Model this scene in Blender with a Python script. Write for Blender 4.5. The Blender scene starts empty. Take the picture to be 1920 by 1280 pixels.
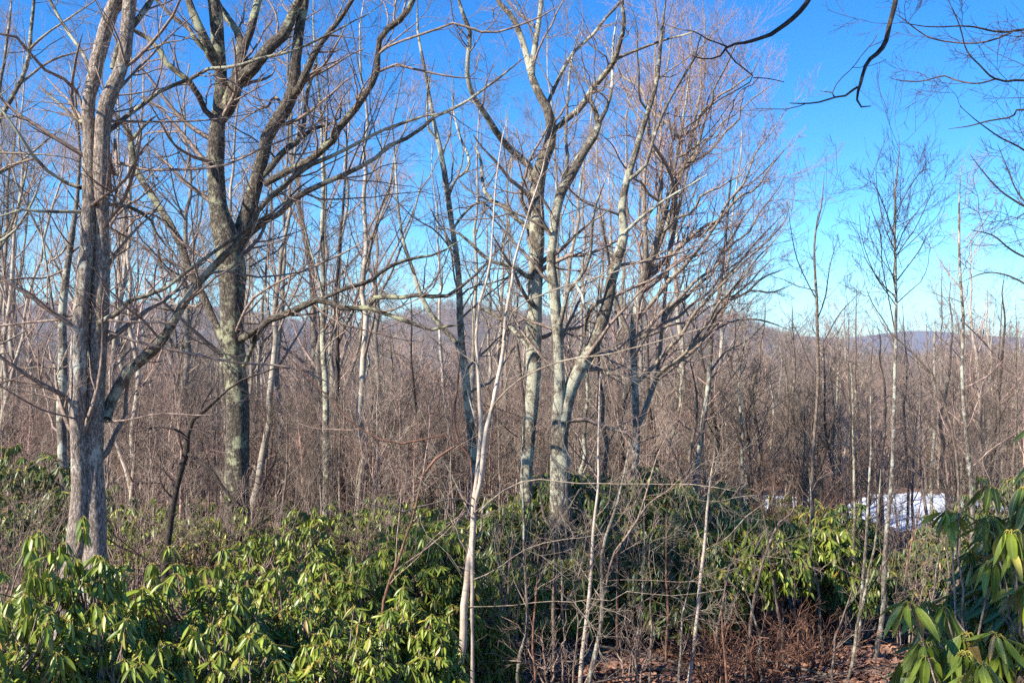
import bpy, math, random
import numpy as np
from mathutils import Vector

# ------------------------------------------------------------------ camera, sky, sun
H = 3.4            # eye height above the ground at the foot of the slope
F = 1850.0         # focal length in photo pixels (photo 1920 x 1280, horizon at 640)
C = bpy.context.scene.collection
S = bpy.context.scene
cd = bpy.data.cameras.new('camera'); cam = bpy.data.objects.new('camera', cd); C.objects.link(cam)
cam.location = (0, 0, H); cam.rotation_euler = (math.radians(90), 0, 0)
cd.sensor_width = 36; cd.lens = 36 * F / 1920; cd.clip_start = 0.1; cd.clip_end = 60000
S.camera = cam
SUN_EL = math.radians(38); SUN_AZ = math.radians(236)    # compass angle of the sun, measured from +Y clockwise
w = bpy.data.worlds.new('World'); S.world = w; w.use_nodes = True
nt = w.node_tree; nt.nodes.clear()
sky = nt.nodes.new('ShaderNodeTexSky'); sky.sky_type = 'NISHITA'; sky.sun_disc = False
sky.sun_elevation = SUN_EL; sky.sun_rotation = SUN_AZ
sky.altitude = 1200; sky.air_density = 1.0; sky.dust_density = 0.0; sky.ozone_density = 2.2
hs = nt.nodes.new('ShaderNodeHueSaturation'); hs.inputs['Saturation'].default_value = 1.38; hs.inputs['Hue'].default_value = 0.5
tint = nt.nodes.new('ShaderNodeMix'); tint.data_type = 'RGBA'; tint.blend_type = 'MULTIPLY'; tint.inputs[0].default_value = 1; tint.inputs[7].default_value = (.60, .93, 1.16, 1)
bg = nt.nodes.new('ShaderNodeBackground'); bg.inputs[1].default_value = 0.088
wo = nt.nodes.new('ShaderNodeOutputWorld')
nt.links.new(sky.outputs[0], hs.inputs['Color']); nt.links.new(hs.outputs[0], tint.inputs[6]); nt.links.new(tint.outputs[2], bg.inputs[0]); nt.links.new(bg.outputs[0], wo.inputs[0])
sd = bpy.data.lights.new('sun', 'SUN'); sd.energy = 5.0; sd.angle = math.radians(0.5); sd.color = (1, 0.93, 0.80)
so = bpy.data.objects.new('sun', sd); C.objects.link(so)
sv = Vector((math.sin(SUN_AZ) * math.cos(SUN_EL), math.cos(SUN_AZ) * math.cos(SUN_EL), math.sin(SUN_EL)))
so.rotation_euler = sv.to_track_quat('Z', 'Y').to_euler(); so.location = sv * 60
S.view_settings.view_transform = 'Standard'; S.view_settings.look = 'None'
S.view_settings.exposure = 1.25; S.view_settings.gamma = 1.0
S.cycles.use_denoising = False; S.render.filter_size = 1.2
S.cycles.max_bounces = 5; S.cycles.diffuse_bounces = 3; S.cycles.glossy_bounces = 2
S.cycles.transmission_bounces = 2; S.cycles.volume_bounces = 0; S.cycles.transparent_max_bounces = 4

# ------------------------------------------------------------------ terrain height
RNG = np.random.default_rng(7)
def gprof(y):      # height below the eye of the ground, by distance
    return np.interp(y, [-60, 0, 5, 9, 14, 18, 27, 34, 50, 80, 120, 200, 400, 800, 1100, 3000, 14000],
                     [-1.5, -2.7, -3.0, -3.2, -3.6, -3.95, -4.25, -5.6, -8.8, -15.5, -22, -33, -50, -56, -50, -50, -50])
RIDGES = [  # distance, half depth, height of its trees in photo pixels, [(photo x, photo y of the skyline) ...]
    (2600, 800, 14, [(-900, 600), (-300, 585), (0, 570), (150, 563), (300, 568), (420, 578), (520, 590), (600, 603), (700, 615), (900, 640), (1100, 655), (2900, 660)]),
    (1500, 420, 22, [(-900, 700), (300, 720), (500, 710), (600, 668), (660, 625), (700, 604), (740, 588), (790, 573), (850, 562), (910, 568), (960, 576), (1010, 584), (1080, 588), (1140, 578), (1200, 568), (1260, 566),
                 (1330, 576), (1400, 594), (1460, 610), (1520, 632), (1580, 652), (1700, 690), (1950, 700), (2900, 690)]),
    (5200, 800, 0, [(-2500, 628), (400, 630), (1300, 634), (1420, 628), (1480, 628), (1560, 634), (1640, 628), (1700, 622), (1760, 621), (1830, 628), (1900, 632), (2300, 626), (4500, 628)]),
    (430, 150, 60, [(-900, 780), (900, 780), (1500, 740), (1620, 700), (1700, 672), (1800, 655), (1920, 650), (2200, 645), (2900, 645)]),
]
def gz(x, y):
    x = np.asarray(x, float); y = np.asarray(y, float)
    x, y = np.broadcast_arrays(x, y)
    z = gprof(y)
    r = np.hypot(x, y)
    bump = 0.10 * np.sin(x * .9 + 1.3) * np.cos(y * .7) + 0.06 * np.sin(x * 2.1 + y * 1.3)
    z = z + bump * np.clip(1 - r / 60, 0, 1) + 1.6 * np.sin(x * .021 + 1) * np.cos(y * .018) * np.clip((y - 40) / 80, 0, 1)
    # flat open ground under the snow
    k = np.clip(1.6 - np.hypot((x - 8.6) / 5.2, (y - 22.5) / 5.0), 0, .6) / .6
    z = z * (1 - k) + (-4.0) * k
    px = 960 + F * x / np.maximum(y, 50)
    for D, W, th, prof in RIDGES:
        a = np.array(prof, float)
        crest = (640 - th - np.interp(px, a[:, 0], a[:, 1])) / F * D
        crest = crest + 5 * np.sin(x * .013 * 1500 / D) * np.sin(x * .031 * 1500 / D + 2)
        g = np.exp(-((y - D) / W) ** 2)
        z = np.where(y > 60, np.maximum(z, z + (crest - z) * g), z)
    return z + H
def world(px, py, d):
    return np.array([(px - 960) / F * d, d, H + (640 - py) / F * d])

# ------------------------------------------------------------------ mesh helpers
def tag(o, label=None, cat=None, group=None, kind=None):
    if label: o['label'] = label
    if cat: o['category'] = cat
    if group: o['group'] = group
    if kind: o['kind'] = kind
    return o
def empty(name, loc):
    o = bpy.data.objects.new(name, None); o.location = loc; o.empty_display_size = .3; C.objects.link(o); return o
def raw_mesh(name, V, Fc, smooth=True, attrs=None):
    """V (n,3); Fc (m,k) int array, or list of such arrays."""
    me = bpy.data.meshes.new(name)
    if not isinstance(Fc, list): Fc = [Fc]
    Fc = [f for f in Fc if len(f)]
    me.vertices.add(len(V)); me.vertices.foreach_set('co', np.ascontiguousarray(V, np.float32).ravel())
    loops = np.concatenate([f.ravel() for f in Fc]); tot = np.concatenate([np.full(len(f), f.shape[1]) for f in Fc])
    me.loops.add(len(loops)); me.loops.foreach_set('vertex_index', loops.astype(np.int32))
    me.polygons.add(len(tot)); st = np.concatenate([[0], np.cumsum(tot)[:-1]])
    me.polygons.foreach_set('loop_start', st.astype(np.int32))
    me.polygons.foreach_set('use_smooth', np.full(len(tot), smooth))
    for k, (dom, ty, arr) in (attrs or {}).items():
        a = me.attributes.new(k, ty, dom)
        a.data.foreach_set('vector' if ty == 'FLOAT_VECTOR' else 'value', np.ascontiguousarray(arr, np.float32).ravel())
    me.update(calc_edges=True)
    return me
def link(name, me, mat, parent=None, loc=None):
    o = bpy.data.objects.new(name, me); C.objects.link(o)
    if mat: me.materials.append(mat)
    if parent is not None: o.parent = parent
    elif loc is not None: o.location = loc
    return o

class Tubes:
    """Collects batches of equal-length polylines and turns them into tubes."""
    def __init__(s): s.b = []
    def add(s, P, R, sides=3, rough=0.0): 
        P = np.asarray(P, float); R = np.asarray(R, float)
        if P.ndim == 2: P = P[None]; R = R[None]
        if len(P): s.b.append((P, R, sides, rough))
    def mesh(s, name, origin=(0, 0, 0), rng=RNG):
        VV, FF, GG = [], [], []; off = 0
        for P, R, k, rough in s.b:
            N, n, _ = P.shape
            T = np.gradient(P, axis=1) if n > 2 else np.repeat((P[:, 1:] - P[:, :1]), n, axis=1)
            T /= np.linalg.norm(T, axis=2, keepdims=True) + 1e-9
            m = T.mean(axis=1); ref = np.zeros((N, 3)); ref[np.arange(N), np.abs(m).argmin(axis=1)] = 1
            A = np.cross(T, ref[:, None, :]); A /= np.linalg.norm(A, axis=2, keepdims=True) + 1e-9
            B = np.cross(T, A)
            th = np.arange(k) * 2 * math.pi / k
            rr = R[:, :, None] * np.ones(k)
            seg = np.linalg.norm(np.diff(P, axis=1), axis=2); sl = np.concatenate([np.zeros((N, 1)), np.cumsum(seg, axis=1)], axis=1)
            if rough > 0:
                ph = rng.uniform(0, 6.28, (N, 1, 1))
                q = np.sin(th[None, None] * 2 + sl[:, :, None] * .9 + ph) * .35 + np.sin(th[None, None] * 3 - sl[:, :, None] * 1.3 + 2 * ph) * .3 \
                    + np.sin(th[None, None] * 5 + sl[:, :, None] * 2 + 3 * ph) * .2
                rr = rr * (1 + rough * q + rough * .5 * rng.normal(size=rr.shape))
            ct, sn = np.cos(th), np.sin(th)
            V = P[:, :, None, :] + rr[..., None] * (ct[None, None, :, None] * A[:, :, None, :] + sn[None, None, :, None] * B[:, :, None, :])
            so_ = rng.uniform(0, 50, (N, 1, 1))
            G = np.stack([R[:, :, None] * ct, R[:, :, None] * sn, np.broadcast_to(sl[:, :, None] + so_, rr.shape)], axis=-1)
            i = np.arange(N)[:, None, None] * n * k + np.arange(n - 1)[None, :, None] * k + np.arange(k)[None, None, :]
            j = np.arange(N)[:, None, None] * n * k + np.arange(n - 1)[None, :, None] * k + (np.arange(k)[None, None, :] + 1) % k
            Q = np.stack([i, j, j + k, i + k], axis=-1).reshape(-1, 4) + off
            VV.append(V.reshape(-1, 3)); GG.append(G.reshape(-1, 3)); FF.append(Q); off += N * n * k
        V = np.concatenate(VV) - np.asarray(origin, float)
        return raw_mesh(name, V, FF, True, {'grain': ('POINT', 'FLOAT_VECTOR', np.concatenate(GG))})

def norm(v): return v / (np.linalg.norm(v, axis=-1, keepdims=True) + 1e-9)
def resample(P, R, n, smooth=True):
    P = np.asarray(P, float); R = np.asarray(R, float)
    if smooth and len(P) > 2:   # Catmull-Rom
        Q = np.vstack([2 * P[0] - P[1], P, 2 * P[-1] - P[-2]]); out, ro = [], []
        for i in range(1, len(Q) - 2):
            for t in np.linspace(0, 1, 6, endpoint=False):
                a, b, c, d = Q[i - 1], Q[i], Q[i + 1], Q[i + 2]
                out.append(.5 * ((2 * b) + (-a + c) * t + (2 * a - 5 * b + 4 * c - d) * t * t + (-a + 3 * b - 3 * c + d) * t ** 3))
                ro.append(R[i - 1] * (1 - t) + R[i] * t)
        out.append(P[-1]); ro.append(R[-1]); P = np.array(out); R = np.array(ro)
    s = np.concatenate([[0], np.cumsum(np.linalg.norm(np.diff(P, axis=0), axis=1))])
    u = np.linspace(0, s[-1], n)
    return np.stack([np.interp(u, s, P[:, k]) for k in range(3)], axis=1), np.interp(u, s, R)
def spawn(P, R, cnt, rng, t0=.2, t1=1., ang=.9, ratio=.5, up=.3, wander=.25, n=6, rr=.5, rmin=.0015, lmin=.1, lmax=9, flat=1., bias=None):
    """Children of the branches P (N,n,3) with radii R; cnt per branch (int or array)."""
    N, n0, _ = P.shape
    L = np.linalg.norm(np.diff(P, axis=1), axis=2).sum(axis=1)
    cnt = np.broadcast_to(np.asarray(cnt), (N,)).astype(int)
    idx = np.repeat(np.arange(N), cnt); M = len(idx)
    if M == 0: return np.zeros((0, n, 3)), np.zeros((0, n))
    t = rng.uniform(t0, t1, M); f = t * (n0 - 1); i = np.minimum(f.astype(int), n0 - 2); q = (f - i)[:, None]
    p = P[idx, i] * (1 - q) + P[idx, i + 1] * q; pr = R[idx, i] * (1 - q[:, 0]) + R[idx, i + 1] * q[:, 0]
    tan = norm(P[idx, i + 1] - P[idx, i])
    v = rng.normal(size=(M, 3)); v[:, 2] *= flat
    perp = norm(v - (v * tan).sum(1, keepdims=True) * tan)
    a = (ang * rng.uniform(.65, 1.3, M))[:, None]
    d = np.cos(a) * tan + np.sin(a) * perp
    if bias is not None: d = norm(d + np.asarray(bias))
    ln = np.clip(L[idx] * ratio * (1.15 - .7 * t) * rng.uniform(.5, 1.35, M), lmin, lmax)
    noise = np.cumsum(rng.normal(size=(M, n - 1, 3)) * wander, axis=1)
    k = (np.arange(n - 1) / (n - 1))[None, :, None]
    D = norm(d[:, None, :] + noise * .6 + np.array([0, 0, 1.]) * up * k * 1.6)
    pts = np.concatenate([p[:, None], p[:, None] + np.cumsum(D * (ln / (n - 1))[:, None, None], axis=1)], axis=1)
    r0 = np.maximum(np.minimum(pr * rr, ln * .022 + .001), rmin)
    rad = r0[:, None] * (1 - np.linspace(0, 1, n) ** 1.2 * .75); rad = np.maximum(rad, rmin * .8)
    return pts, rad

# ------------------------------------------------------------------ materials
def new_mat(name):
    m = bpy.data.materials.new(name); m.use_nodes = True; t = m.node_tree; b = t.nodes['Principled BSDF']
    return m, t, b
def nd(t, ty, **kw):
    n = t.nodes.new(ty)
    for k, v in kw.items(): setattr(n, k, v)
    return n
def noise(t, vec, scale, detail=3, rough=.6):
    n = nd(t, 'ShaderNodeTexNoise'); n.inputs['Scale'].default_value = scale; n.inputs['Detail'].default_value = detail
    n.inputs['Roughness'].default_value = rough
    if vec is not None: t.links.new(vec, n.inputs['Vector'])
    return n.outputs['Fac']
def ramp(t, fac, stops):
    n = nd(t, 'ShaderNodeValToRGB'); e = n.color_ramp.elements
    while len(e) < len(stops): e.new(.5)
    for x, (p, c) in zip(e, stops): x.position = p; x.color = (*c, 1) if len(c) == 3 else c
    t.links.new(fac, n.inputs[0]); return n.outputs[0]
def mixc(t, fac, a, b):
    n = nd(t, 'ShaderNodeMix', data_type='RGBA')
    for s, v in ((0, fac), (6, a), (7, b)):
        if isinstance(v, (float, int)): n.inputs[s].default_value = v
        elif isinstance(v, tuple): n.inputs[s].default_value = (*v, 1)
        else: t.links.new(v, n.inputs[s])
    return n.outputs[2]
def bark(name, c1, c2, lichen=None, lich=.5, fissure=.6, sc=1., rough=.85):
    m, t, b = new_mat(name)
    at = nd(t, 'ShaderNodeAttribute', attribute_name='grain')
    mp = nd(t, 'ShaderNodeMapping'); mp.inputs['Scale'].default_value = (62 * sc, 62 * sc, 20 * sc); t.links.new(at.outputs['Vector'], mp.inputs[0])
    fi = noise(t, mp.outputs[0], 1.0, 5, .7)
    tc = nd(t, 'ShaderNodeTexCoord')
    oi = nd(t, 'ShaderNodeObjectInfo')
    f2 = noise(t, at.outputs['Vector'], 190 * sc, 3, .7)
    mf = nd(t, 'ShaderNodeMix'); mf.inputs[0].default_value = .38; t.links.new(fi, mf.inputs[2]); t.links.new(f2, mf.inputs[3]); fi = mf.outputs[0]
    col = ramp(t, fi, [(.43, tuple(x * .38 for x in c1)), (.50, c1), (.60, c2)])
    big = noise(t, tc.outputs['Object'], 2.3, 3, .6)
    col = mixc(t, ramp(t, big, [(.35, (.0, .0, .0)), (.7, (.45, .45, .45))]), col, tuple(x * .62 for x in c1))
    if lichen:
        ln = noise(t, tc.outputs['Object'], 5.5, 5, .75)
        ln2 = noise(t, tc.outputs['Object'], 1.1, 2, .5)
        mm = nd(t, 'ShaderNodeMix'); mm.inputs[0].default_value = .4; t.links.new(ln, mm.inputs[2]); t.links.new(ln2, mm.inputs[3])
        th = .66 - lich * .2
        lf = ramp(t, mm.outputs[0], [(th - .025, (0, 0, 0)), (th + .025, (.85, .85, .85))])
        col = mixc(t, lf, col, lichen)
    t.links.new(col, b.inputs['Base Color']); b.inputs['Roughness'].default_value = rough
    b.inputs['Specular IOR Level'].default_value = .25
    bp = nd(t, 'ShaderNodeBump'); bp.inputs['Strength'].default_value = fissure; bp.inputs['Distance'].default_value = .035
    t.links.new(fi, bp.inputs['Height']); t.links.new(bp.outputs[0], b.inputs['Normal'])
    return m
M_OAK = bark('oak_bark', (.30, .235, .19), (.80, .68, .57), (.66, .64, .53), .45, 1.0)
M_OAK2 = bark('ridged_oak_bark', (.085, .066, .05), (.36, .31, .245), (.42, .42, .26), .55, 1.0)
M_LICH = bark('lichened_bark', (.15, .12, .09), (.45, .385, .295), (.53, .51, .38), .75, 1.0)
M_GREY = bark('grey_bark', (.16, .13, .105), (.44, .385, .32), (.50, .50, .41), .65, .8)
M_BROWN = bark('brown_bark', (.15, .11, .085), (.34, .27, .215), (.36, .35, .27), .35, .5)
M_DARK = bark('dark_bark', (.05, .038, .03), (.14, .11, .09), None, 0, .5)
M_RED = bark('reddish_bark', (.17, .085, .055), (.38, .21, .15), None, 0, .3)
M_TWIG = bark('twig_bark', (.24, .17, .135), (.46, .36, .29), None, 0, .1)
M_TWIGD = bark('dark_twig_bark', (.07, .05, .04), (.17, .13, .105), None, 0, .1)
M_TWIGR = bark('budding_twig_bark', (.33, .215, .18), (.60, .455, .39), None, 0, .1)
M_TWIGG = bark('pale_twig_bark', (.25, .20, .15), (.46, .39, .31), None, 0, .1)
def birch():
    m, t, b = new_mat('birch_bark')
    at = nd(t, 'ShaderNodeAttribute', attribute_name='grain')
    mp = nd(t, 'ShaderNodeMapping'); mp.inputs['Scale'].default_value = (6, 6, 55); t.links.new(at.outputs['Vector'], mp.inputs[0])
    f = noise(t, mp.outputs[0], 1., 4, .6)
    tc = nd(t, 'ShaderNodeTexCoord'); g = noise(t, tc.outputs['Object'], 7, 4, .7)
    col = mixc(t, ramp(t, g, [(.4, (0, 0, 0)), (.65, (1, 1, 1))]), (.50, .42, .34), (.31, .245, .19))
    col = mixc(t, ramp(t, f, [(.32, (1, 1, 1)), (.42, (0, 0, 0))]), col, (.12, .085, .065))
    t.links.new(col, b.inputs['Base Color']); b.inputs['Roughness'].default_value = .6
    return m
M_BIRCH = birch()
def far_bark(name, c1, c2):
    """bark of distant trees: varies from tree to tree"""
    m, t, b = new_mat(name)
    oi = nd(t, 'ShaderNodeObjectInfo'); tc = nd(t, 'ShaderNodeTexCoord')
    n = noise(t, tc.outputs['Object'], 2.5, 4, .7)
    c = mixc(t, ramp(t, n, [(.35, (0, 0, 0)), (.65, (1, 1, 1))]), c1, c2)
    h = nd(t, 'ShaderNodeHueSaturation')
    mr = nd(t, 'ShaderNodeMapRange'); mr.inputs[3].default_value = .42; mr.inputs[4].default_value = 1.35
    t.links.new(oi.outputs['Random'], mr.inputs[0]); t.links.new(mr.outputs[0], h.inputs['Value']); t.links.new(c, h.inputs['Color'])
    t.links.new(h.outputs[0], b.inputs['Base Color']); b.inputs['Roughness'].default_value = .9; b.inputs['Specular IOR Level'].default_value = .1
    return m
M_FTRUNK = far_bark('woodland_bark', (.17, .14, .11), (.44, .385, .315))
M_FTWIG = far_bark('woodland_twigs', (.15, .115, .092), (.38, .305, .25))
M_FRED = far_bark('budding_woodland_twigs', (.26, .17, .14), (.43, .31, .255))
def leafm(name, g1, g2, yel=.02):
    m, t, b = new_mat(name)
    at = nd(t, 'ShaderNodeAttribute', attribute_name='tint'); tc = nd(t, 'ShaderNodeTexCoord')
    n = noise(t, tc.outputs['Object'], 11, 3, .6)
    fac = at.outputs['Fac']
    col = ramp(t, fac, [(0, g1), (.28, g2), (.44, tuple(x * 1.25 for x in g2)), (.475, (.36, .30, .05)), (.49, (.30, .16, .05)), (.52, (.44, .36, .06)), (.8, (.40, .34, .07))])
    geo = nd(t, 'ShaderNodeNewGeometry')
    col2 = mixc(t, .45, col, (.22, .27, .10))
    mm = nd(t, 'ShaderNodeMath', operation='LESS_THAN'); t.links.new(fac, mm.inputs[0]); mm.inputs[1].default_value = .5
    m2 = nd(t, 'ShaderNodeMath', operation='MULTIPLY'); t.links.new(mm.outputs[0], m2.inputs[0]); t.links.new(geo.outputs['Backfacing'], m2.inputs[1])
    col = mixc(t, m2.outputs[0], col, col2)
    cc = mixc(t, ramp(t, n, [(.4, (0, 0, 0)), (.7, (.4, .4, .4))]), col, (.035, .06, .01))
    rb = nd(t, 'ShaderNodeAttribute', attribute_name='rib')
    cc = mixc(t, ramp(t, rb.outputs['Fac'], [(.80, (0, 0, 0)), (.93, (.55, .55, .55))]), cc, (.30, .36, .10))
    n2 = noise(t, tc.outputs['Object'], 60, 3, .6)
    cc = mixc(t, ramp(t, n2, [(.66, (0, 0, 0)), (.72, (.7, .7, .7))]), cc, (.10, .06, .02))
    t.links.new(cc, b.inputs['Base Color'])
    rr = nd(t, 'ShaderNodeMapRange'); t.links.new(geo.outputs['Backfacing'], rr.inputs[0]); rr.inputs[3].default_value = .40; rr.inputs[4].default_value = .6
    t.links.new(rr.outputs[0], b.inputs['Roughness']); b.inputs['Specular IOR Level'].default_value = .45
    tr = nd(t, 'ShaderNodeBsdfTranslucent'); t.links.new(mixc(t, .5, cc, (.30, .42, .04)), tr.inputs[0])
    mx = nd(t, 'ShaderNodeMixShader'); mx.inputs[0].default_value = .12
    t.links.new(b.outputs[0], mx.inputs[1]); t.links.new(tr.outputs[0], mx.inputs[2])
    t.links.new(mx.outputs[0], t.nodes['Material Output'].inputs['Surface'])
    return m
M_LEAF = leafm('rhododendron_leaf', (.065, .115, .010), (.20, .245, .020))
M_LEAFD = leafm('shade_dark_leaf', (.026, .05, .010), (.065, .10, .018))  # darkened leaf green carrying the shade of the thickets; hemlock foliage shares it
def litter():
    m, t, b = new_mat('leaf_litter_ground')
    tc = nd(t, 'ShaderNodeTexCoord')
    v = nd(t, 'ShaderNodeTexVoronoi'); v.inputs['Scale'].default_value = 14; t.links.new(tc.outputs['Object'], v.inputs['Vector'])
    s = nd(t, 'ShaderNodeSeparateColor'); t.links.new(v.outputs['Color'], s.inputs[0])
    c = ramp(t, s.outputs[0], [(0, (.05, .026, .017)), (.5, (.14, .075, .05)), (1, (.27, .16, .11))])
    n = noise(t, tc.outputs['Object'], .12, 6, .7)
    far = mixc(t, ramp(t, n, [(.4, (0, 0, 0)), (.6, (1, 1, 1))]), (.085, .068, .058), (.14, .11, .092))
    sep = nd(t, 'ShaderNodeSeparateXYZ'); t.links.new(tc.outputs['Object'], sep.inputs[0])
    mr = nd(t, 'ShaderNodeMapRange'); t.links.new(sep.outputs[1], mr.inputs[0]); mr.inputs[1].default_value = 25; mr.inputs[2].default_value = 60
    c = mixc(t, mr.outputs[0], c, far)
    t.links.new(c, b.inputs['Base Color']); b.inputs['Roughness'].default_value = .95
    bp = nd(t, 'ShaderNodeBump'); bp.inputs['Strength'].default_value = .8; bp.inputs['Distance'].default_value = .04
    t.links.new(s.outputs[0], bp.inputs['Height']); t.links.new(bp.outputs[0], b.inputs['Normal'])
    return m
M_GROUND = litter()
def simple(name, c1, c2, scale, rough=.8):
    m, t, b = new_mat(name); tc = nd(t, 'ShaderNodeTexCoord')
    n = noise(t, tc.outputs['Object'], scale, 4, .6)
    t.links.new(ramp(t, n, [(.35, c1), (.65, c2)]), b.inputs['Base Color']); b.inputs['Roughness'].default_value = rough
    bp = nd(t, 'ShaderNodeBump'); bp.inputs['Strength'].default_value = .5; bp.inputs['Distance'].default_value = .05
    t.links.new(n, bp.inputs['Height']); t.links.new(bp.outputs[0], b.inputs['Normal'])
    return m
M_SNOW = simple('snow', (.46, .50, .62), (.68, .72, .80), 2.6, .5)  # blue-grey tones put the shade lying on the snow into its colour
M_DRYLEAF = simple('dry_leaf', (.11, .05, .03), (.36, .19, .125), 9.0, .8)

# ------------------------------------------------------------------ ground
def build_ground():
    ys = np.concatenate([np.linspace(-60, 0, 12)[:-1], np.linspace(0, 36, 90)[:-1], np.geomspace(36, 600, 70)[:-1], np.geomspace(600, 4200, 130)[:-1], np.geomspace(4200, 6600, 40)])
    u = np.linspace(-1, 1, 260); us = np.sign(u) * (np.abs(u) ** 1.25)
    Y = np.repeat(ys[:, None], len(u), 1); X = us[None, :] * (60 + np.maximum(Y, 0) * .95)
    Z = gz(X, Y)
    V = np.stack([X, Y, Z], -1).reshape(-1, 3); n, m = Y.shape
    i = (np.arange(n - 1)[:, None] * m + np.arange(m - 1)[None, :])
    Q = np.stack([i, i + 1, i + m + 1, i + m], -1).reshape(-1, 4)
    tag(link('ground', raw_mesh('ground', V, Q), M_GROUND), 'leaf strewn forest floor running down to wooded hills', 'ground', kind='structure')
build_ground()
def snow(cx, cy, rx, ry, seed, label):
    rng = np.random.default_rng(seed); A = []; k = 160
    th = np.linspace(0, 2 * math.pi, k, endpoint=False)
    rr = np.array([.15, .3, .45, .6, .72, .82, .9, .96, 1.0])
    r_out = 1 + .10 * np.sin(3 * th + seed) + .07 * np.sin(7 * th) + .05 * np.sin(13 * th + 2) + .035 * np.sin(31 * th) + .03 * rng.normal(size=k)
    for r in rr:
        X = cx + rx * r * r_out * np.cos(th); Y = cy + ry * r * r_out * np.sin(th)
        hgt = .13 * (1 - r ** 5) - .02 + .025 * np.sin(X * 3.1 + 1) * np.cos(Y * 3.7) + .02 * np.sin(X * 8 + Y * 6) + .006 * rng.normal(size=k)
        A.append(np.stack([X, Y, gz(X, Y) + hgt], -1))
    V = np.concatenate([[[cx, cy, float(gz(cx, cy)) + .11]]] + A); q = []
    tri = np.array([[0, 1 + i, 1 + (i + 1) % k] for i in range(k)])
    for a in range(len(A) - 1):
        for i in range(k): q.append([1 + a * k + i, 1 + (a + 1) * k + i, 1 + (a + 1) * k + (i + 1) % k, 1 + a * k + (i + 1) % k])
    tag(link('snow_patch', raw_mesh('snow_patch', V, [tri, np.array(q)]), M_SNOW), label, 'snow', kind='structure')
snow(10.1, 23.0, 2.3, 2.9, 4, 'sheet of old snow lying in a clearing behind the saplings')
snow(6.4, 24.4, 1.1, 1.1, 6, 'small remnant of snow glimpsed left of the larger sheet')

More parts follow.
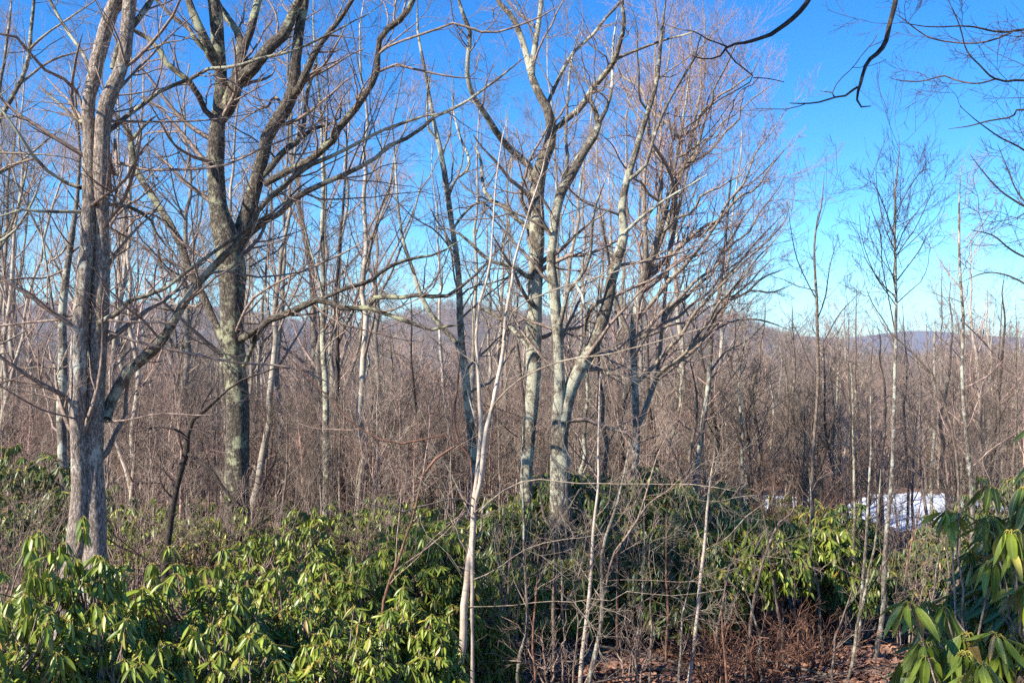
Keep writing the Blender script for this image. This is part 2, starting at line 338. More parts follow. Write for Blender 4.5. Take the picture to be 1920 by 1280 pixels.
# ------------------------------------------------------------------ traced trees
def parse(s):
    pts = []
    for tok in s.split():
        a = [float(v) for v in tok.split(',')]; pts.append(a + [None] * (3 - len(a)))
    k = [i for i, p in enumerate(pts) if p[2] is not None]
    ws = np.interp(np.arange(len(pts)), k, [pts[i][2] for i in k])
    return np.array([[p[0], p[1], w_] for p, w_ in zip(pts, ws)])
TREES = []
def traced(name, D, stems, limbs=(), mat=M_GREY, lmat=None, tmat=M_TWIG, label='', cat='tree', group=None, lean=0., seed=1,
           dens=1., up=.35, ground=True, tmin=.25, l1=(.34, 1.5), twigs=1., crown_name='crown', wob=.012, ang=.9, wsc=.93, seg=.16):
    """stems / limbs: pixel paths 'x,y,width ...' seen from the photo's spot; limbs as (depth change, path).
       Every one gets its own depth, so the tree has its real spread towards and away from the eye."""
    rng = np.random.default_rng(seed); lmat = lmat or mat
    placed = []            # (px path, depths)
    out = []
    for kind, item in [('stem', s) for s in stems] + [('limb', l) for l in limbs]:
        dd, path = (0., item) if isinstance(item, str) else item
        a = parse(path)
        if placed:
            best = min(((math.hypot(a[0, 0] - q[0], a[0, 1] - q[1]), q[2]) for pl in placed for q in pl), key=lambda z: z[0])
            d0 = best[1]
        else: d0 = D
        s = np.concatenate([[0], np.cumsum(np.hypot(np.diff(a[:, 0]), np.diff(a[:, 1])))]); s /= s[-1]
        wav = np.sin(s * 5 + rng.uniform(0, 6)) * .012 * D * (s > 0)
        dep = d0 + dd * s ** 1.1 + (wav - wav[0]) * (0 if kind == 'stem' and not placed else 1) + (lean * s * D if kind == 'stem' else 0)
        if placed is not None:
            fine = []
            for i in range(len(a) - 1):
                for t in np.linspace(0, 1, 8): fine.append((a[i, 0] * (1 - t) + a[i + 1, 0] * t, a[i, 1] * (1 - t) + a[i + 1, 1] * t, dep[i] * (1 - t) + dep[i + 1] * t))
            placed.append(fine)
        P = np.array([world(x, y, d) for (x, y, _), d in zip(a, dep)]); R = a[:, 2] / 2 / F * dep * wsc
        if kind == 'stem' and ground and a[0, 1] > 700:
            x, y = P[0, 0] - (P[1, 0] - P[0, 0]) * .2, P[0, 1]
            g = float(gz(x, y)) - .08
            if P[0, 2] > g + .1:
                P = np.vstack([[x, y, g], P]); R = np.concatenate([[R[0] * (1.35 if R[0] > .03 else 1.1)], R])
        if a[-1, 2] <= 5: R[-1] = min(R[-1], .0022)
        n = int(np.clip(np.linalg.norm(np.diff(P, axis=0), axis=1).sum() / seg, 8, 64 if seg > .1 else 200))
        P, R = resample(P, R, n)
        jit = rng.normal(size=(len(P) + 8, 3)) * wob * 2.2; jit = np.stack([np.convolve(jit[:, q], [.08, .12, .17, .26, .17, .12, .08], 'same') for q in range(3)], 1)[4:-4]
        jit = jit * np.minimum(1, np.arange(len(P)) / 3.)[:, None]; jit[0] = 0
        P = P + jit
        out.append((kind, P, np.maximum(R, .0016)))
    base = out[0][1][0]
    root = empty(name, base); tag(root, label, cat, group)
    st = Tubes(); tw = Tubes(); first = True; big = []
    for kind, P, R in out:
        sides = 16 if R.max() > .09 else 10 if R.max() > .035 else 6
        if kind == 'stem': st.add(P, R, sides, .05 if R.max() > .05 else .03)
        elif R.max() > .02:
            tb = Tubes(); tb.add(P, R, sides, .05); link('limb', tb.mesh('limb', base), lmat, root)
        else: tw.add(P, R, 5, .03)
    link('trunk', st.mesh('trunk', base), mat, root)
    # procedural side branches and twigs
    N0 = 24; A, B, cn, c2 = [], [], [], []
    for kind, P, R in out:
        L = np.linalg.norm(np.diff(P, axis=0), axis=1).sum()
        p, r = resample(P, R, N0, False); A.append(p); B.append(r)
        cn.append(dens * L / l1[0] * (.55 if kind == 'stem' else 1.)); c2.append(L)
    A = np.array(A); B = np.array(B); cn = np.maximum(1, np.round(cn)).astype(int)
    # stems carry few branches low down
    ks = np.array([k == 'stem' for k, _, _ in out])
    for sel, t0 in ((ks, tmin), (~ks, .12)):
        if not sel.any(): continue
        p1, r1 = spawn(A[sel], B[sel], cn[sel], rng, t0=t0, ang=ang, ratio=.42, up=up, wander=.3, n=9, rr=.34, rmin=.0024, lmin=.35, lmax=l1[1])
        p2, r2 = spawn(p1, r1, int(round(5 * twigs)), rng, t0=.15, ang=ang * .85, ratio=.5, up=up * .6, wander=.2, n=6, rr=.55, rmin=.0019, lmin=.16, lmax=.8)
        p3, r3 = spawn(p2, r2, int(round(4 * twigs)), rng, t0=.1, ang=ang * .8, ratio=.55, up=up * .5, wander=.18, n=4, rr=.6, rmin=.0015, lmin=.07, lmax=.4)
        tw.add(p1, r1, 4); tw.add(p2, r2, 3); tw.add(p3, r3, 3)
    if tw.b: link(crown_name, tw.mesh(crown_name, base), tmat, root)
    return root

traced('oak_tree', 9.2,
    ['128,1100,52 140,1040,50 143,1000,40 146,930,34 147,860,32 149,760,34 150,645,33 156,540,32 167,430,29 166,330,29 166,200,24 175,150,26 184,100,28 200,40,27 216,0,26 240,-80,22 262,-170,16',
     '176,1090,52 178,1000,46 177,860,36 180,740,36 183,645,35 188,540,34 190,430,26 186,330,32 189,250,30 197,200,30 215,160,28 228,130,24 236,90,24 240,50,26 245,0,27 250,-80,22 248,-160,16'],
    [(-.6, '200,785,20 209,752,24 228,715,25 242,692,24 279,662,22 309,625,20 329,591,18 356,551,17 386,517,15 417,484,15 447,457,14 487,420,13 524,396,12 551,370,12 600,345,11 640,329,10 674,312,9 707,292,8 721,275,8 768,255,8 795,232,7 828,208,7 858,201,6 889,178,5 922,155,5 956,128,4 990,100,3'),
     (-.9, '452,450,10 470,430,12 487,386,12 524,353,12 571,312,11 625,290,8 680,262,7 740,235,6 800,218,4 860,212,3'),
     (.5, '196,250,14 205,245,12 235,218,10 269,191,9 302,165,8 346,148,8 390,125,8 433,124,7 487,111,7 537,101,6 588,80,5 640,50,4 700,20,3'),
     (.3, '212,130,14 222,90,13 235,67,13 255,40,12 282,0,12 310,-60,9'),
     (.6, '158,230,9 138,220,7 110,200,6 85,175,5 70,160,3'),
     (-.5, '142,222,7 138,205,7 140,150,6 148,100,5 158,60,4'),
     (-.8, '156,205,8 145,175,7 136,155,7 80,124,6 50,84,6 35,68,6 0,62,5 -60,50,4'),
     (.4, '168,132,9 160,110,7 148,90,7 118,50,7 92,0,6 70,-60,5'),
     (-.4, '152,352,10 144,350,8 104,333,7 67,296,7 33,248,6 0,200,4 -40,150,3'),
     (.3, '67,296,6 30,308,5 0,320,4 -60,350,3'),
     (-.6, '158,398,9 140,397,8 85,397,7 34,392,6 0,403,5 -60,420,4'),
     (-.9, '198,305,8 240,308,7 275,318,6 330,315,6 385,312,6 437,302,5 487,279,5 560,250,3 620,215,2'),
     (.5, '200,228,6 235,228,5 335,230,4 425,220,3 500,205,2'),
     (.7, '196,383,9 235,386,8 262,396,7 285,413,6 300,450,4 330,480,3'),
     (-.7, '178,608,13 195,600,12 228,578,11 252,554,9 292,547,8 336,517,8 370,490,7 437,443,7 470,420,6 520,390,5 560,350,4 610,320,3'),
     (.4, '140,598,6 70,600,5 0,606,5 -60,610,4'), (-.4, '200,600,6 269,605,5 300,607,5 343,616,4'),
     (-.8, '202,621,8 279,645,6 380,668,6 450,682,5 521,689,4 580,705,3 640,736,2'),
     (-1.6, '170,785,5 134,783,4 67,762,4 0,719,3 -50,690,3'), (-1.4, '190,790,5 250,785,4 302,776,4 386,779,3 450,760,3 520,700,2'),
     (-.5, '216,262,7 214,330,7 200,300,5 190,340,4')],
    mat=M_OAK, lmat=M_LICH, tmat=M_TWIG, label='large twin stemmed grey oak at the far left with a long pale limb reaching right', seed=3, up=.2, tmin=.3)
traced('oak_tree', 12.5,
    ['446,985,54 444,930,50 444,850,47 442,760,46 440,680,45 437,610,46 436,560,50 434,490,58 424,440,52 411,400,38 407,335,34 408,268,34 410,215,26 411,185,23 413,134,24 410,94,26 407,34,26 398,-20,22 392,-90,16',
     '438,470,40 452,440,36 461,410,33 474,363,30 490,302,26 504,249,26 531,208,28 551,168,27 555,118,23 562,60,20 571,0,19 580,-80,14'],
    [(.4, '412,225,26 428,200,32 436,180,31 447,144,29 453,105,22 450,67,15 432,35,13 407,0,11 390,-50,9'),
     (-.5, '446,150,26 470,134,26 490,108,25 504,91,24 534,64,23 548,30,20 561,0,18 575,-60,14'),
     (.6, '452,108,16 460,85,16 467,67,16 476,35,16 484,0,15 492,-60,12'),
     (-.4, '408,125,20 396,104,22 380,67,19 363,27,16 353,0,14 340,-60,10'),
     (.5, '382,92,10 368,75,10 353,50,9 335,38,9 319,27,8 296,0,7 270,-40,5'),
     (-.7, '404,225,12 388,212,11 375,180,12 366,165,12 352,148,12 339,138,12 320,125,11 309,114,11 292,84,10 270,65,9 250,55,8 225,40,6'),
     (1.0, '436,660,14 424,645,15 406,615,15 386,571,16 366,530,16 356,515,16 340,465,16 322,427,15 300,390,14 286,370,14 265,335,13 255,312,13 248,262,13 235,235,10 222,222,8 205,205,6'),
     (.3, '248,262,8 262,245,7 285,225,5 300,215,3'),
     (-.6, '552,178,16 564,161,16 588,111,14 611,74,12 640,37,10 670,-10,8'),
     (.9, '494,329,13 510,312,13 521,296,13 540,278,13 561,262,13 570,230,9 578,178,8 592,120,6'),
     (-1.2, '496,345,14 540,322,15 585,300,15 605,280,16 625,262,16 640,232,16 674,191,14 690,165,13 704,138,13 706,100,12 709,70,12 722,56,13 741,44,13 764,20,12 774,0,12 790,-60,9'),
     (-.5, '706,104,6 720,92,6 745,80,5 790,65,5 820,55,5 850,42,5 880,50,5 912,61,5 945,58,4 980,48,4 1020,32,3 1060,5,2'),
     (.4, '704,138,5 725,128,6 745,122,6 790,135,5 850,145,4 905,150,3'),
     (-.9, '566,258,9 590,240,8 612,235,5 640,215,4 624,180,3'),
     (-.4, '432,650,18 448,638,17 466,628,15 482,616,13 484,614,2'),
     (-1.3, '452,690,8 462,680,9 475,645,10 487,618,11 504,601,13 530,591,14 554,581,14 580,568,14 605,561,13 640,578,11 694,578,11 730,590,9 774,605,8 808,618,7 831,613,6 882,608,4'),
     (-.3, '690,578,9 696,570,10 702,560,10 716,555,10 750,558,9 791,554,9 820,560,8 835,559,8 868,537,6 902,505,4 930,480,2'),
     (.5, '600,562,8 640,544,9 670,536,9 690,531,8 708,518,8 727,502,8 750,493,7 768,485,7 808,480,5 845,464,4 880,440,2'),
     (-1.1, '436,640,6 450,600,6 470,561,6 520,530,5 571,507,5 640,474,4 720,430,3'),
     (.8, '470,500,5 495,487,4 520,470,4 530,455,5 520,452,3'),
     (.5, '428,600,8 445,575,7 452,560,5 462,530,3')],
    mat=M_OAK2, tmat=M_TWIG, label='massive dark ridged oak with a burl, second large trunk from the left', seed=5, up=.25, tmin=.35)
traced('maple_tree', 15, ['112,1080,26 115,980,23 119,900,19 118,860,18 114,790,19 113,730,20 116,660,18 118,600,16 125,520,14 133,470,12 137,430,11 141,390,9 146,340,7 150,270,6 140,180,5 120,90,4'],
    [(.6, '118,640,7 100,585,6 88,500,5 75,420,4 60,330,3'), (-.6, '130,500,5 90,520,4 40,525,5 0,532,4'), (.8, '136,440,6 110,480,4 60,500,3')],
    mat=M_GREY, tmat=M_TWIG, label='slim grey tree standing just behind the left edge of the twin stemmed oak', seed=8)
traced('leaning_tree', 10.5, ['312,1060,15 315,1030,13 322,970,13 330,930,12 336,900,12 344,870,14 352,845,14 352,820,11 360,790,10 385,770,9 410,745,7'],
    [(-.6, '353,850,9 375,868,8 400,890,7 430,930,5 470,960,4'), (.5, '405,750,6 440,720,5 475,705,4 530,690,3 600,700,2'), (-.6, '352,825,7 330,805,6 290,800,5 240,815,4'), (.3, '370,782,6 390,740,4 420,700,3')],
    mat=M_DARK, tmat=M_TWIGD, label='small dark leaning tree above the bright rhododendrons between the two big oaks', seed=9, up=.1)
traced('maple_tree', 19, ['611,975,14 612,930,15 613,850,15 612,780,13 609,700,12 607,640,11 606,560,9 606,480,9 605,430,8 607,350,7 603,260,6 598,180,5 590,80,4 588,-40,3'],
    [(.8, '608,700,6 625,640,5 640,560,4 655,480,3 660,400,2'), (-.7, '607,560,5 590,500,4 570,420,4 565,340,3')],
    mat=M_LICH, tmat=M_TWIG, label='slender pale lichened stem left of centre, the bright one of a close pair', seed=11)
traced('maple_tree', 20.5, ['650,975,14 642,920,13 634,860,12 632,800,11 632,720,9 633,640,8 630,560,7 636,470,6 645,380,5 650,280,4 646,160,3'],
    [(.8, '660,975,11 652,900,10 640,850,9'), (.7, '632,650,5 655,600,4 690,540,3')],
    mat=M_DARK, tmat=M_TWIGD, label='slender dark tree with blackish stem beside the pale stem left of centre', seed=12)
traced('maple_tree', 14.5,
    ['888,985,20 887,900,19 885,860,18 883,816,17 878,732,17 868,648,14 862,564,13 855,480,11 848,430,10 841,380,12 831,302,11 820,255,9 811,215,8 802,160,7 794,111,6 785,50,5 780,-30,4'],
    [(.8, '866,655,10 840,625,11 808,590,10 785,550,9 770,500,7 755,450,6 748,400,5 742,330,4 738,250,3'),
     (-.8, '849,430,6 870,400,5 900,380,5 930,400,4 960,440,3'), (.6, '840,375,8 850,340,6 880,310,6 862,250,5 850,205,4 845,150,3'),
     (-.5, '822,262,6 802,240,5 800,170,4 815,110,3')],
    mat=M_LICH, tmat=M_TWIG, label='slender tree with pale green lichened trunk directly behind the white birch', seed=13, up=.4)
traced('birch_tree', 8.2,
    ['858,1275,20 866,1225,19 872,1186,18 878,1119,16 886,1060,15 891,1000,14 891,960,14 889,920,13 893,860,11 895,783,9.5 895,720,8.5 895,665,8 899,610,7 905,564,7 919,524,6 926,480,5 927,420,4 932,336,3.5 939,269,3 949,218,2.5',
     '890,985,9 900,930,10 905,890,11 908,860,12 915,800,11 926,732,10 936,682,9.5 946,615,8.5 956,548,7.5 962,490,6 972,447,4.5 976,425,4.5 996,363,4 1020,286,3.5 1033,242,3'],
    [(-1.5, '916,790,6 922,766,5 942,742,5 976,715,4.5 1026,688,4 1077,672,4 1144,662,4 1211,641,3 1280,621,3 1350,600,2'),
     (-1.2, '944,640,4 960,590,4 995,560,4 1040,540,4 1100,520,3 1180,500,3 1250,470,2'),
     (-1.3, '896,962,4.1 905,950,4.1 942,920,3.4 993,905,3.1 1060,910,2.7 1144,908,2.4 1280,910,2.0 1380,925,1.4'),
     (-.8, '878,1137,2.5 942,1135,2.2 1026,1127,1.9 1075,1131,1.8 1127,1122,1.7 1150,1128,1.6 1177,1110,1.6 1280,1118,1.2 1360,1108,1.2'),
     (.5, '893,1010,5 905,975,5 915,930,4 945,915,3'), (.6, '895,690,4 905,650,3.5 925,620,3 960,560,2.5'),
     (-.6, '896,940,4 860,915,3 800,905,2.5 740,880,2'), (.7, '894,800,4 880,760,3.5 865,700,3 850,640,2'),
     (-.6, '950,600,4 935,560,3.5 940,500,3 960,430,2')],
    mat=M_BIRCH, lmat=M_BIRCH, tmat=M_TWIGG, label='slender white birch sapling forking into two stems at the centre, nearest pale stem', wsc=.8, wob=.02, seed=15, up=.15, dens=.8, tmin=.2)
traced('oak_tree', 13.4,
    ['990,1010,26 989,950,24 989,890,22 996,790,24 999,732,25 1001,665,25 1004,580,25 1006,500,26 1006,430,27 1005,353,26 1016,302,24 1031,265,20 1030,218,18 1012,180,15 997,144,13 1003,100,11 1010,50,9 1015,0,8 1020,-60,6'],
    [(.5, '997,146,12 986,94,11 974,60,10 962,34,10 945,15,9 932,0,8 910,-50,6'),
     (-.9, '1004,345,13 996,330,14 991,309,14 969,289,12 942,265,12 919,228,11 900,200,10 885,175,9 878,150,9 875,128,8 880,67,8 872,40,7 865,17,7 855,-40,5'),
     (-.9, '1030,255,9 1043,240,10 1060,225,10 1077,212,11 1095,190,11 1110,165,11 1130,140,10 1150,114,10 1158,85,8 1167,50,8 1164,0,6 1165,-50,5'),
     (.9, '1024,200,7 1038,175,7 1053,144,7 1073,104,6 1110,67,6 1134,34,5 1164,0,5 1190,-40,4'),
     (-.5, '1150,114,6 1190,95,5 1240,75,4 1280,65,3 1330,50,2'),
     (.7, '1002,430,10 980,420,9 958,400,9 940,385,9 920,375,7 905,350,6 900,300,5 880,260,4'),
     (-.6, '998,520,10 985,516,9 960,498,8 920,490,7 895,470,6 870,445,5 845,430,4 815,425,3'),
     (.6, '1000,665,6 985,645,7 955,610,8 930,590,7 895,575,6 880,575,5')],
    mat=M_LICH, tmat=M_TWIG, label='tall straight grey oak with pale lichened bark just right of the birch', wsc=1.05, seed=17, up=.3, tmin=.4)
traced('oak_tree', 12.8,
    ['1052,985,42 1050,930,40 1048,860,34 1046,800,26 1046,732,20 1043,665,18 1040,598,19 1036,548,20 1033,500,17 1034,470,15 1040,427,16 1043,395,17 1052,360,18 1073,322,16 1090,289,16 1103,270,15 1117,252,13 1124,228,12 1116,205,8 1110,190,6 1112,140,4',
     '1050,850,26 1054,800,26 1060,766,25 1073,719,25 1088,690,25 1104,665,24 1118,635,23 1127,608,22 1137,570,20 1144,524,18 1155,490,18 1164,464,18 1172,430,15 1166,403,14 1174,343,13 1190,290,11 1215,210,9 1230,150,8 1242,60,6 1250,-30,4'],
    [(.6, '1122,232,9 1137,202,8 1143,175,7 1147,144,6 1150,80,5 1160,10,3'),
     (-.6, '1048,612,8 1053,600,9 1060,565,9 1068,540,9 1080,531,8 1100,497,7 1108,465,7 1110,430,6 1120,380,5 1140,330,4'),
     (-.7, '1080,533,6 1090,560,5 1096,590,4'),
     (.7, '1140,560,10 1125,565,9 1110,580,9 1100,610,6 1095,650,4'),
     (-.9, '1168,440,7 1200,410,6 1240,380,5 1290,350,4 1340,320,3'),
     (.6, '1058,345,9 1064,300,7 1060,250,6 1066,180,5 1075,110,4 1090,40,3'),
     (-.8, '1175,340,7 1210,310,6 1225,260,6 1250,200,5 1290,130,4 1330,60,3')],
    mat=M_LICH, lmat=M_GREY, wsc=1.05, tmat=M_TWIG, label='heavy multi stemmed oak right of centre with a thick pale limb leaning right', seed=19, up=.35, tmin=.35)

# the reddish budding maple whose fine crown fans out to the right
def fan_maple():
    rng = np.random.default_rng(23)
    limbs = []
    starts = [(1190, 720), (1189, 680), (1188, 640), (1192, 600), (1194, 580), (1204, 530), (1211, 514), (1224, 480), (1235, 440), (1250, 390), (1256, 360), (1262, 330), (1268, 295), (1275, 260), (1228, 710), (1243, 600), (1256, 480), (1270, 400), (1290, 320)]
    targets = [(1120, 60), (1180, 20), (1225, -20), (1262, 10), (1295, 25), (1322, 5), (1350, 25), (1388, 65), (1425, 100), (1455, 150), (1480, 205), (1488, 262), (1462, 290),
               (1480, 325), (1484, 372), (1472, 420), (1440, 450), (1455, 480), (1420, 500), (1400, 540), (1340, 140), (1390, 200), (1150, 140), (1410, 290), (1120, 250), (1350, 250), (1440, 350)]
    for i, (tx, ty) in enumerate(targets):
        # leave the stem below the target so that every limb rises at 30 to 65 degrees
        best = sorted(starts, key=lambda q: abs(math.atan2(q[1] - ty, abs(tx - q[0]) + 1) - rng.uniform(.6, 1.1)) + (0 if q[1] > ty + 40 else 3) + .0005 * math.hypot(tx - q[0], ty - q[1]))
        sx, sy = best[rng.integers(0, 3)]; L = math.hypot(tx - sx, ty - sy)
        cx = sx + (tx - sx) * .52; cy = sy + (ty - sy) * .42
        pts = []; w0 = 3.4 + L * .010; ph = rng.uniform(0, 6.3)
        for t in np.linspace(0, 1, 11):
            x = (1 - t) ** 2 * sx + 2 * t * (1 - t) * cx + t * t * tx; y = (1 - t) ** 2 * sy + 2 * t * (1 - t) * cy + t * t * ty
            j = 3.5 * min(1, t * 4); k = 8 * math.sin(t * 7 + ph) * min(1, t * 3)
            pts.append('%.1f,%.1f,%.2f' % (x + rng.normal() * j + k, y + rng.normal() * j + k * .4, w0 * (1 - t) ** .8 + 1.3))
        limbs.append((rng.uniform(-2.4, 2.4), ' '.join(pts)))
    traced('maple_tree', 15.5, ['1184,1000,17 1187,950,15 1190,900,16 1191,860,14 1194,800,14 1192,732,14 1188,640,14 1194,580,15 1211,514,16 1224,480,13 1235,440,11 1250,390,9 1262,330,8 1275,260,7 1288,180,5 1300,90,3'],
        limbs + [(.6, '1196,800,10 1225,730,10 1235,700,9 1240,640,8 1246,560,7 1256,480,7 1270,400,6 1290,320,5 1320,240,4'), (-.8, '1188,640,9 1165,590,8 1150,540,7 1140,480,6 1130,420,5 1120,340,3')],
        mat=M_GREY, lmat=M_TWIGG, tmat=M_TWIGR, label='maple with a dense fan of fine reddish budding twigs against the blue sky', seed=24, up=.55, tmin=.35, dens=1.15, l1=(.3, 1.7), twigs=1.35, ang=.62)
fan_maple()
traced('maple_tree', 17, ['1300,1000,12 1304,900,12 1314,816,11 1324,760,10 1330,700,10 1336,620,9 1347,564,9 1352,520,7 1357,480,6 1366,420,5 1372,350,4 1380,270,3'],
    [(.8, '1346,568,7 1375,560,6 1410,545,5 1450,550,4 1490,530,3'), (-.8, '1330,640,6 1300,610,5 1280,570,4 1265,520,3'), (.8, '1350,530,5 1390,490,5 1430,440,4 1470,400,3'),
     (-.5, '1348,552,6 1390,555,5 1430,520,4 1480,500,2'), (.6, '1338,620,5 1380,600,4 1430,600,4 1480,620,2'), (.6, '1330,700,5 1360,660,4 1400,640,3 1440,600,2')],
    mat=M_GREY, tmat=M_TWIGR, label='slim grey tree with low arching twigs at the right edge of the reddish crown', seed=26, up=.3, twigs=1.2)
# slender saplings on the right
def sapling(name, D, path, limbs=(), label='', mat=M_BROWN, tmat=M_TWIGD, seed=1, dens=1.3, up=.5, group=None, tmin=.3, twigs=.9, l1=(.3, .9)):
    limbs = [(a, ' '.join(','.join(q[:2] + ['%.2f' % (float(q[2]) * .72)] if len(q) > 2 else q) for q in (tok.split(',') for tok in b.split()))) for a, b in limbs]
    return traced(name, D, [path], limbs, mat=mat, tmat=tmat, label=label, cat='sapling', seed=seed, dens=dens, up=up, group=group, tmin=tmin, twigs=twigs, l1=l1)
G_S = 'slender bare saplings in front of the woods'
sapling('sapling', 13, '1524,1010,9 1525,900,8 1526,850,7 1530,766,6.5 1532,700,6.5 1533,632,6.5 1531,564,6 1525,480,4.5 1528,430,4 1540,380,3 1545,320,2.5',
    [(.6, '1532,600,4 1548,560,3.5 1556,500,3 1572,440,2'), (-.6, '1530,560,3.5 1500,500,3 1485,440,2.5 1478,390,2'), (.5, '1545,640,4 1575,590,3 1610,550,3')],
    'slim dark sapling standing against the sky right of the reddish crown', seed=31, group=G_S, up=.7)
sapling('sapling', 10.2, '1640,1275,12 1643,1236,12 1653,1169,11 1656,1085,10 1661,1035,10 1666,950,9 1671,867,8 1675,790,7.5 1676,732,7 1678,632,6.5 1680,530,6 1679,430,5 1680,360,4 1684,300,2.5 1686,262,2',
    [(.5, '1677,640,3.5 1655,600,3 1630,560,3 1620,530,2'), (.4, '1679,530,4 1700,500,3 1725,460,3 1745,420,2'), (-.5, '1679,450,4 1655,380,3 1635,340,2.5 1622,350,2'), (.5, '1680,400,3 1710,350,3 1735,320,2 1755,325,1.8'), (-.5, '1679,470,3.5 1660,430,3 1645,370,2.5 1640,320,2'), (.5, '1680,480,3 1720,420,2.5 1742,370,2 1750,340,1.6'),
     (-.4, '1678,620,4 1665,560,3.5 1655,510,3 1650,440,3 1630,390,2'), (.4, '1680,470,3 1700,420,3 1728,390,2'), (-.5, '1678,570,3 1645,520,3 1620,450,2 1612,400,1.8')],
    'tall straight sapling with a rounded open crown alone against the sky at right', mat=M_GREY, seed=33, up=.75, group=G_S, dens=1.8, tmin=.62)
sapling('sapling', 14, '1826,1000,10 1820,900,9 1814,833,8 1807,750,7.5 1804,665,6.5 1804,600,6 1801,530,5.5 1799,430,4.5 1798,380,3.5 1802,310,2',
    [(.5, '1803,600,4 1834,632,3.5 1868,672,3 1920,745,3'), (.5, '1801,540,4 1770,500,3 1745,450,2.5'), (-.5, '1800,480,3 1840,430,3 1870,380,2')], 'grey sapling with wispy pinkish twigs near the right edge', mat=M_GREY, tmat=M_TWIGR, seed=35, group=G_S, up=.5, dens=1.9)
sapling('sapling', 9, '1795,1050,6 1795,940,6 1790,860,5.5 1784,816,5 1770,760,5 1750,709,4.5 1715,665,4 1676,628,3 1650,600,2', [], 'thin brown stem bending left across the clearing of snow', seed=36, group=G_S)
k_ = 0
PL = ['pole thin sapling at the left end of the snow', 'thin pole rising beyond the left corner of the snow', 'taller pole thin sapling above the left part of the snow', 'pole thin sapling just left of the crowned sapling',
      'pole touching the crowned sapling on its right', 'pole rising over the middle of the snow', 'pole right of the slim dark sapling base', 'pole a little right of the slim dark sapling', 'pole above the right end of the snow',
      'pole thin sapling almost at the right edge', 'short pole thin sapling nearest the budding crown', 'short pole above the middle of the snow', 'short pole right of the wispy grey sapling']
for x0, x1, top, D, wd in [(1568, 1578, 600, 22, 5), (1586, 1592, 560, 24, 5), (1612, 1608, 520, 23, 6), (1630, 1640, 600, 21, 5), (1700, 1690, 560, 20, 5), (1745, 1752, 580, 22, 6), (1485, 1470, 640, 20, 6), (1560, 1545, 620, 18, 5), (1870, 1880, 540, 18, 6), (1900, 1905, 560, 20, 5), (1452, 1440, 700, 22, 5), (1735, 1715, 640, 25, 5), (1850, 1838, 640, 22, 5)]:
    k_ += 1; r_ = random.Random(k_)
    xm = (x0 + x1) / 2 + r_.uniform(-6, 6)
    sapling('sapling', D, f'{x0},1000,{wd+1} {x0+r_.uniform(-3,3)},900,{wd+1} {xm},{(1000+top)/2},{wd} {xm+r_.uniform(-5,5)},{(1000+top)/2-90},{wd-1} {x1},{top},2.5', [],
        ('whitish ' if k_ % 5 == 1 else 'brown ') + PL[k_ - 1], mat=M_LICH if k_ % 5 == 1 else M_BROWN, tmat=M_TWIG, seed=60 + k_, group='pole thin saplings behind the snow', dens=.9, tmin=.4)

MID = [(1085, 900, 560, 17, 8, 'thin mid distance tree seen between the pale oak trunk and its leaning limb', 0), (1128, 880, 480, 16, 7, 'mid distance tree under the leaning pale limb', 1), (1160, 930, 620, 19, 9, 'dark stem just left of the budding maple trunk', 2), (1232, 900, 520, 18, 8, 'dark stem just right of the budding maple trunk', 2),
       (1262, 900, 600, 20, 8, 'pale stem a little right of the budding maple trunk', 0), (1290, 920, 640, 16, 6, 'brown stem left of the slim grey tree', 1), (1345, 930, 560, 19, 8, 'dark stem touching the slim grey tree', 2), (1385, 930, 600, 17, 7, 'pale stem right of the slim grey tree', 0),
       (1418, 930, 560, 18, 8, 'brown stem farther right of the slim grey tree', 1), (1500, 940, 560, 19, 8, 'brown stem left of the slim dark sapling', 1), (1548, 930, 700, 15, 6, 'broken looking dark stem right of the slim dark sapling', 2), (1655, 930, 600, 20, 7, 'brown stem left of the crowned sapling', 1),
       (975, 950, 520, 18, 7, 'dark stem just left of the straight grey oak', 2), (765, 930, 620, 20, 8, 'brown stem behind the rounded rhododendron', 1), (800, 940, 540, 19, 9, 'dark curved stem left of the lichened trunk', 2), (700, 940, 600, 22, 7, 'pale stem right of the dark stem of the close pair', 0),
       (1770, 930, 520, 21, 8, 'brown stem rising beyond the middle of the snow', 1), (1860, 940, 500, 19, 8, 'dark stem beyond the right end of the snow', 2)]
for i, (px, y0, yt, d, wd, lab, m_) in enumerate(MID):
    r_ = random.Random(900 + i); le = r_.uniform(-40, 40); pts = []
    for k in range(10):
        t = k / 9; pts.append('%.1f,%.1f,%.2f' % (px + le * t ** 1.3 + 7 * math.sin(t * 6 + i) + r_.gauss(0, 2.5), y0 + (yt - y0) * t, wd * (1 - t) + 1.8))
    traced('young_tree', d, [' '.join(pts)], [], mat=[M_LICH, M_BROWN, M_DARK][m_], tmat=[M_TWIGG, M_TWIG, M_TWIGD][m_], label=lab, cat='tree', seed=920 + i, dens=1.5, up=.45, tmin=.3, group='young trees behind the thicket', l1=(.34, 1.5))

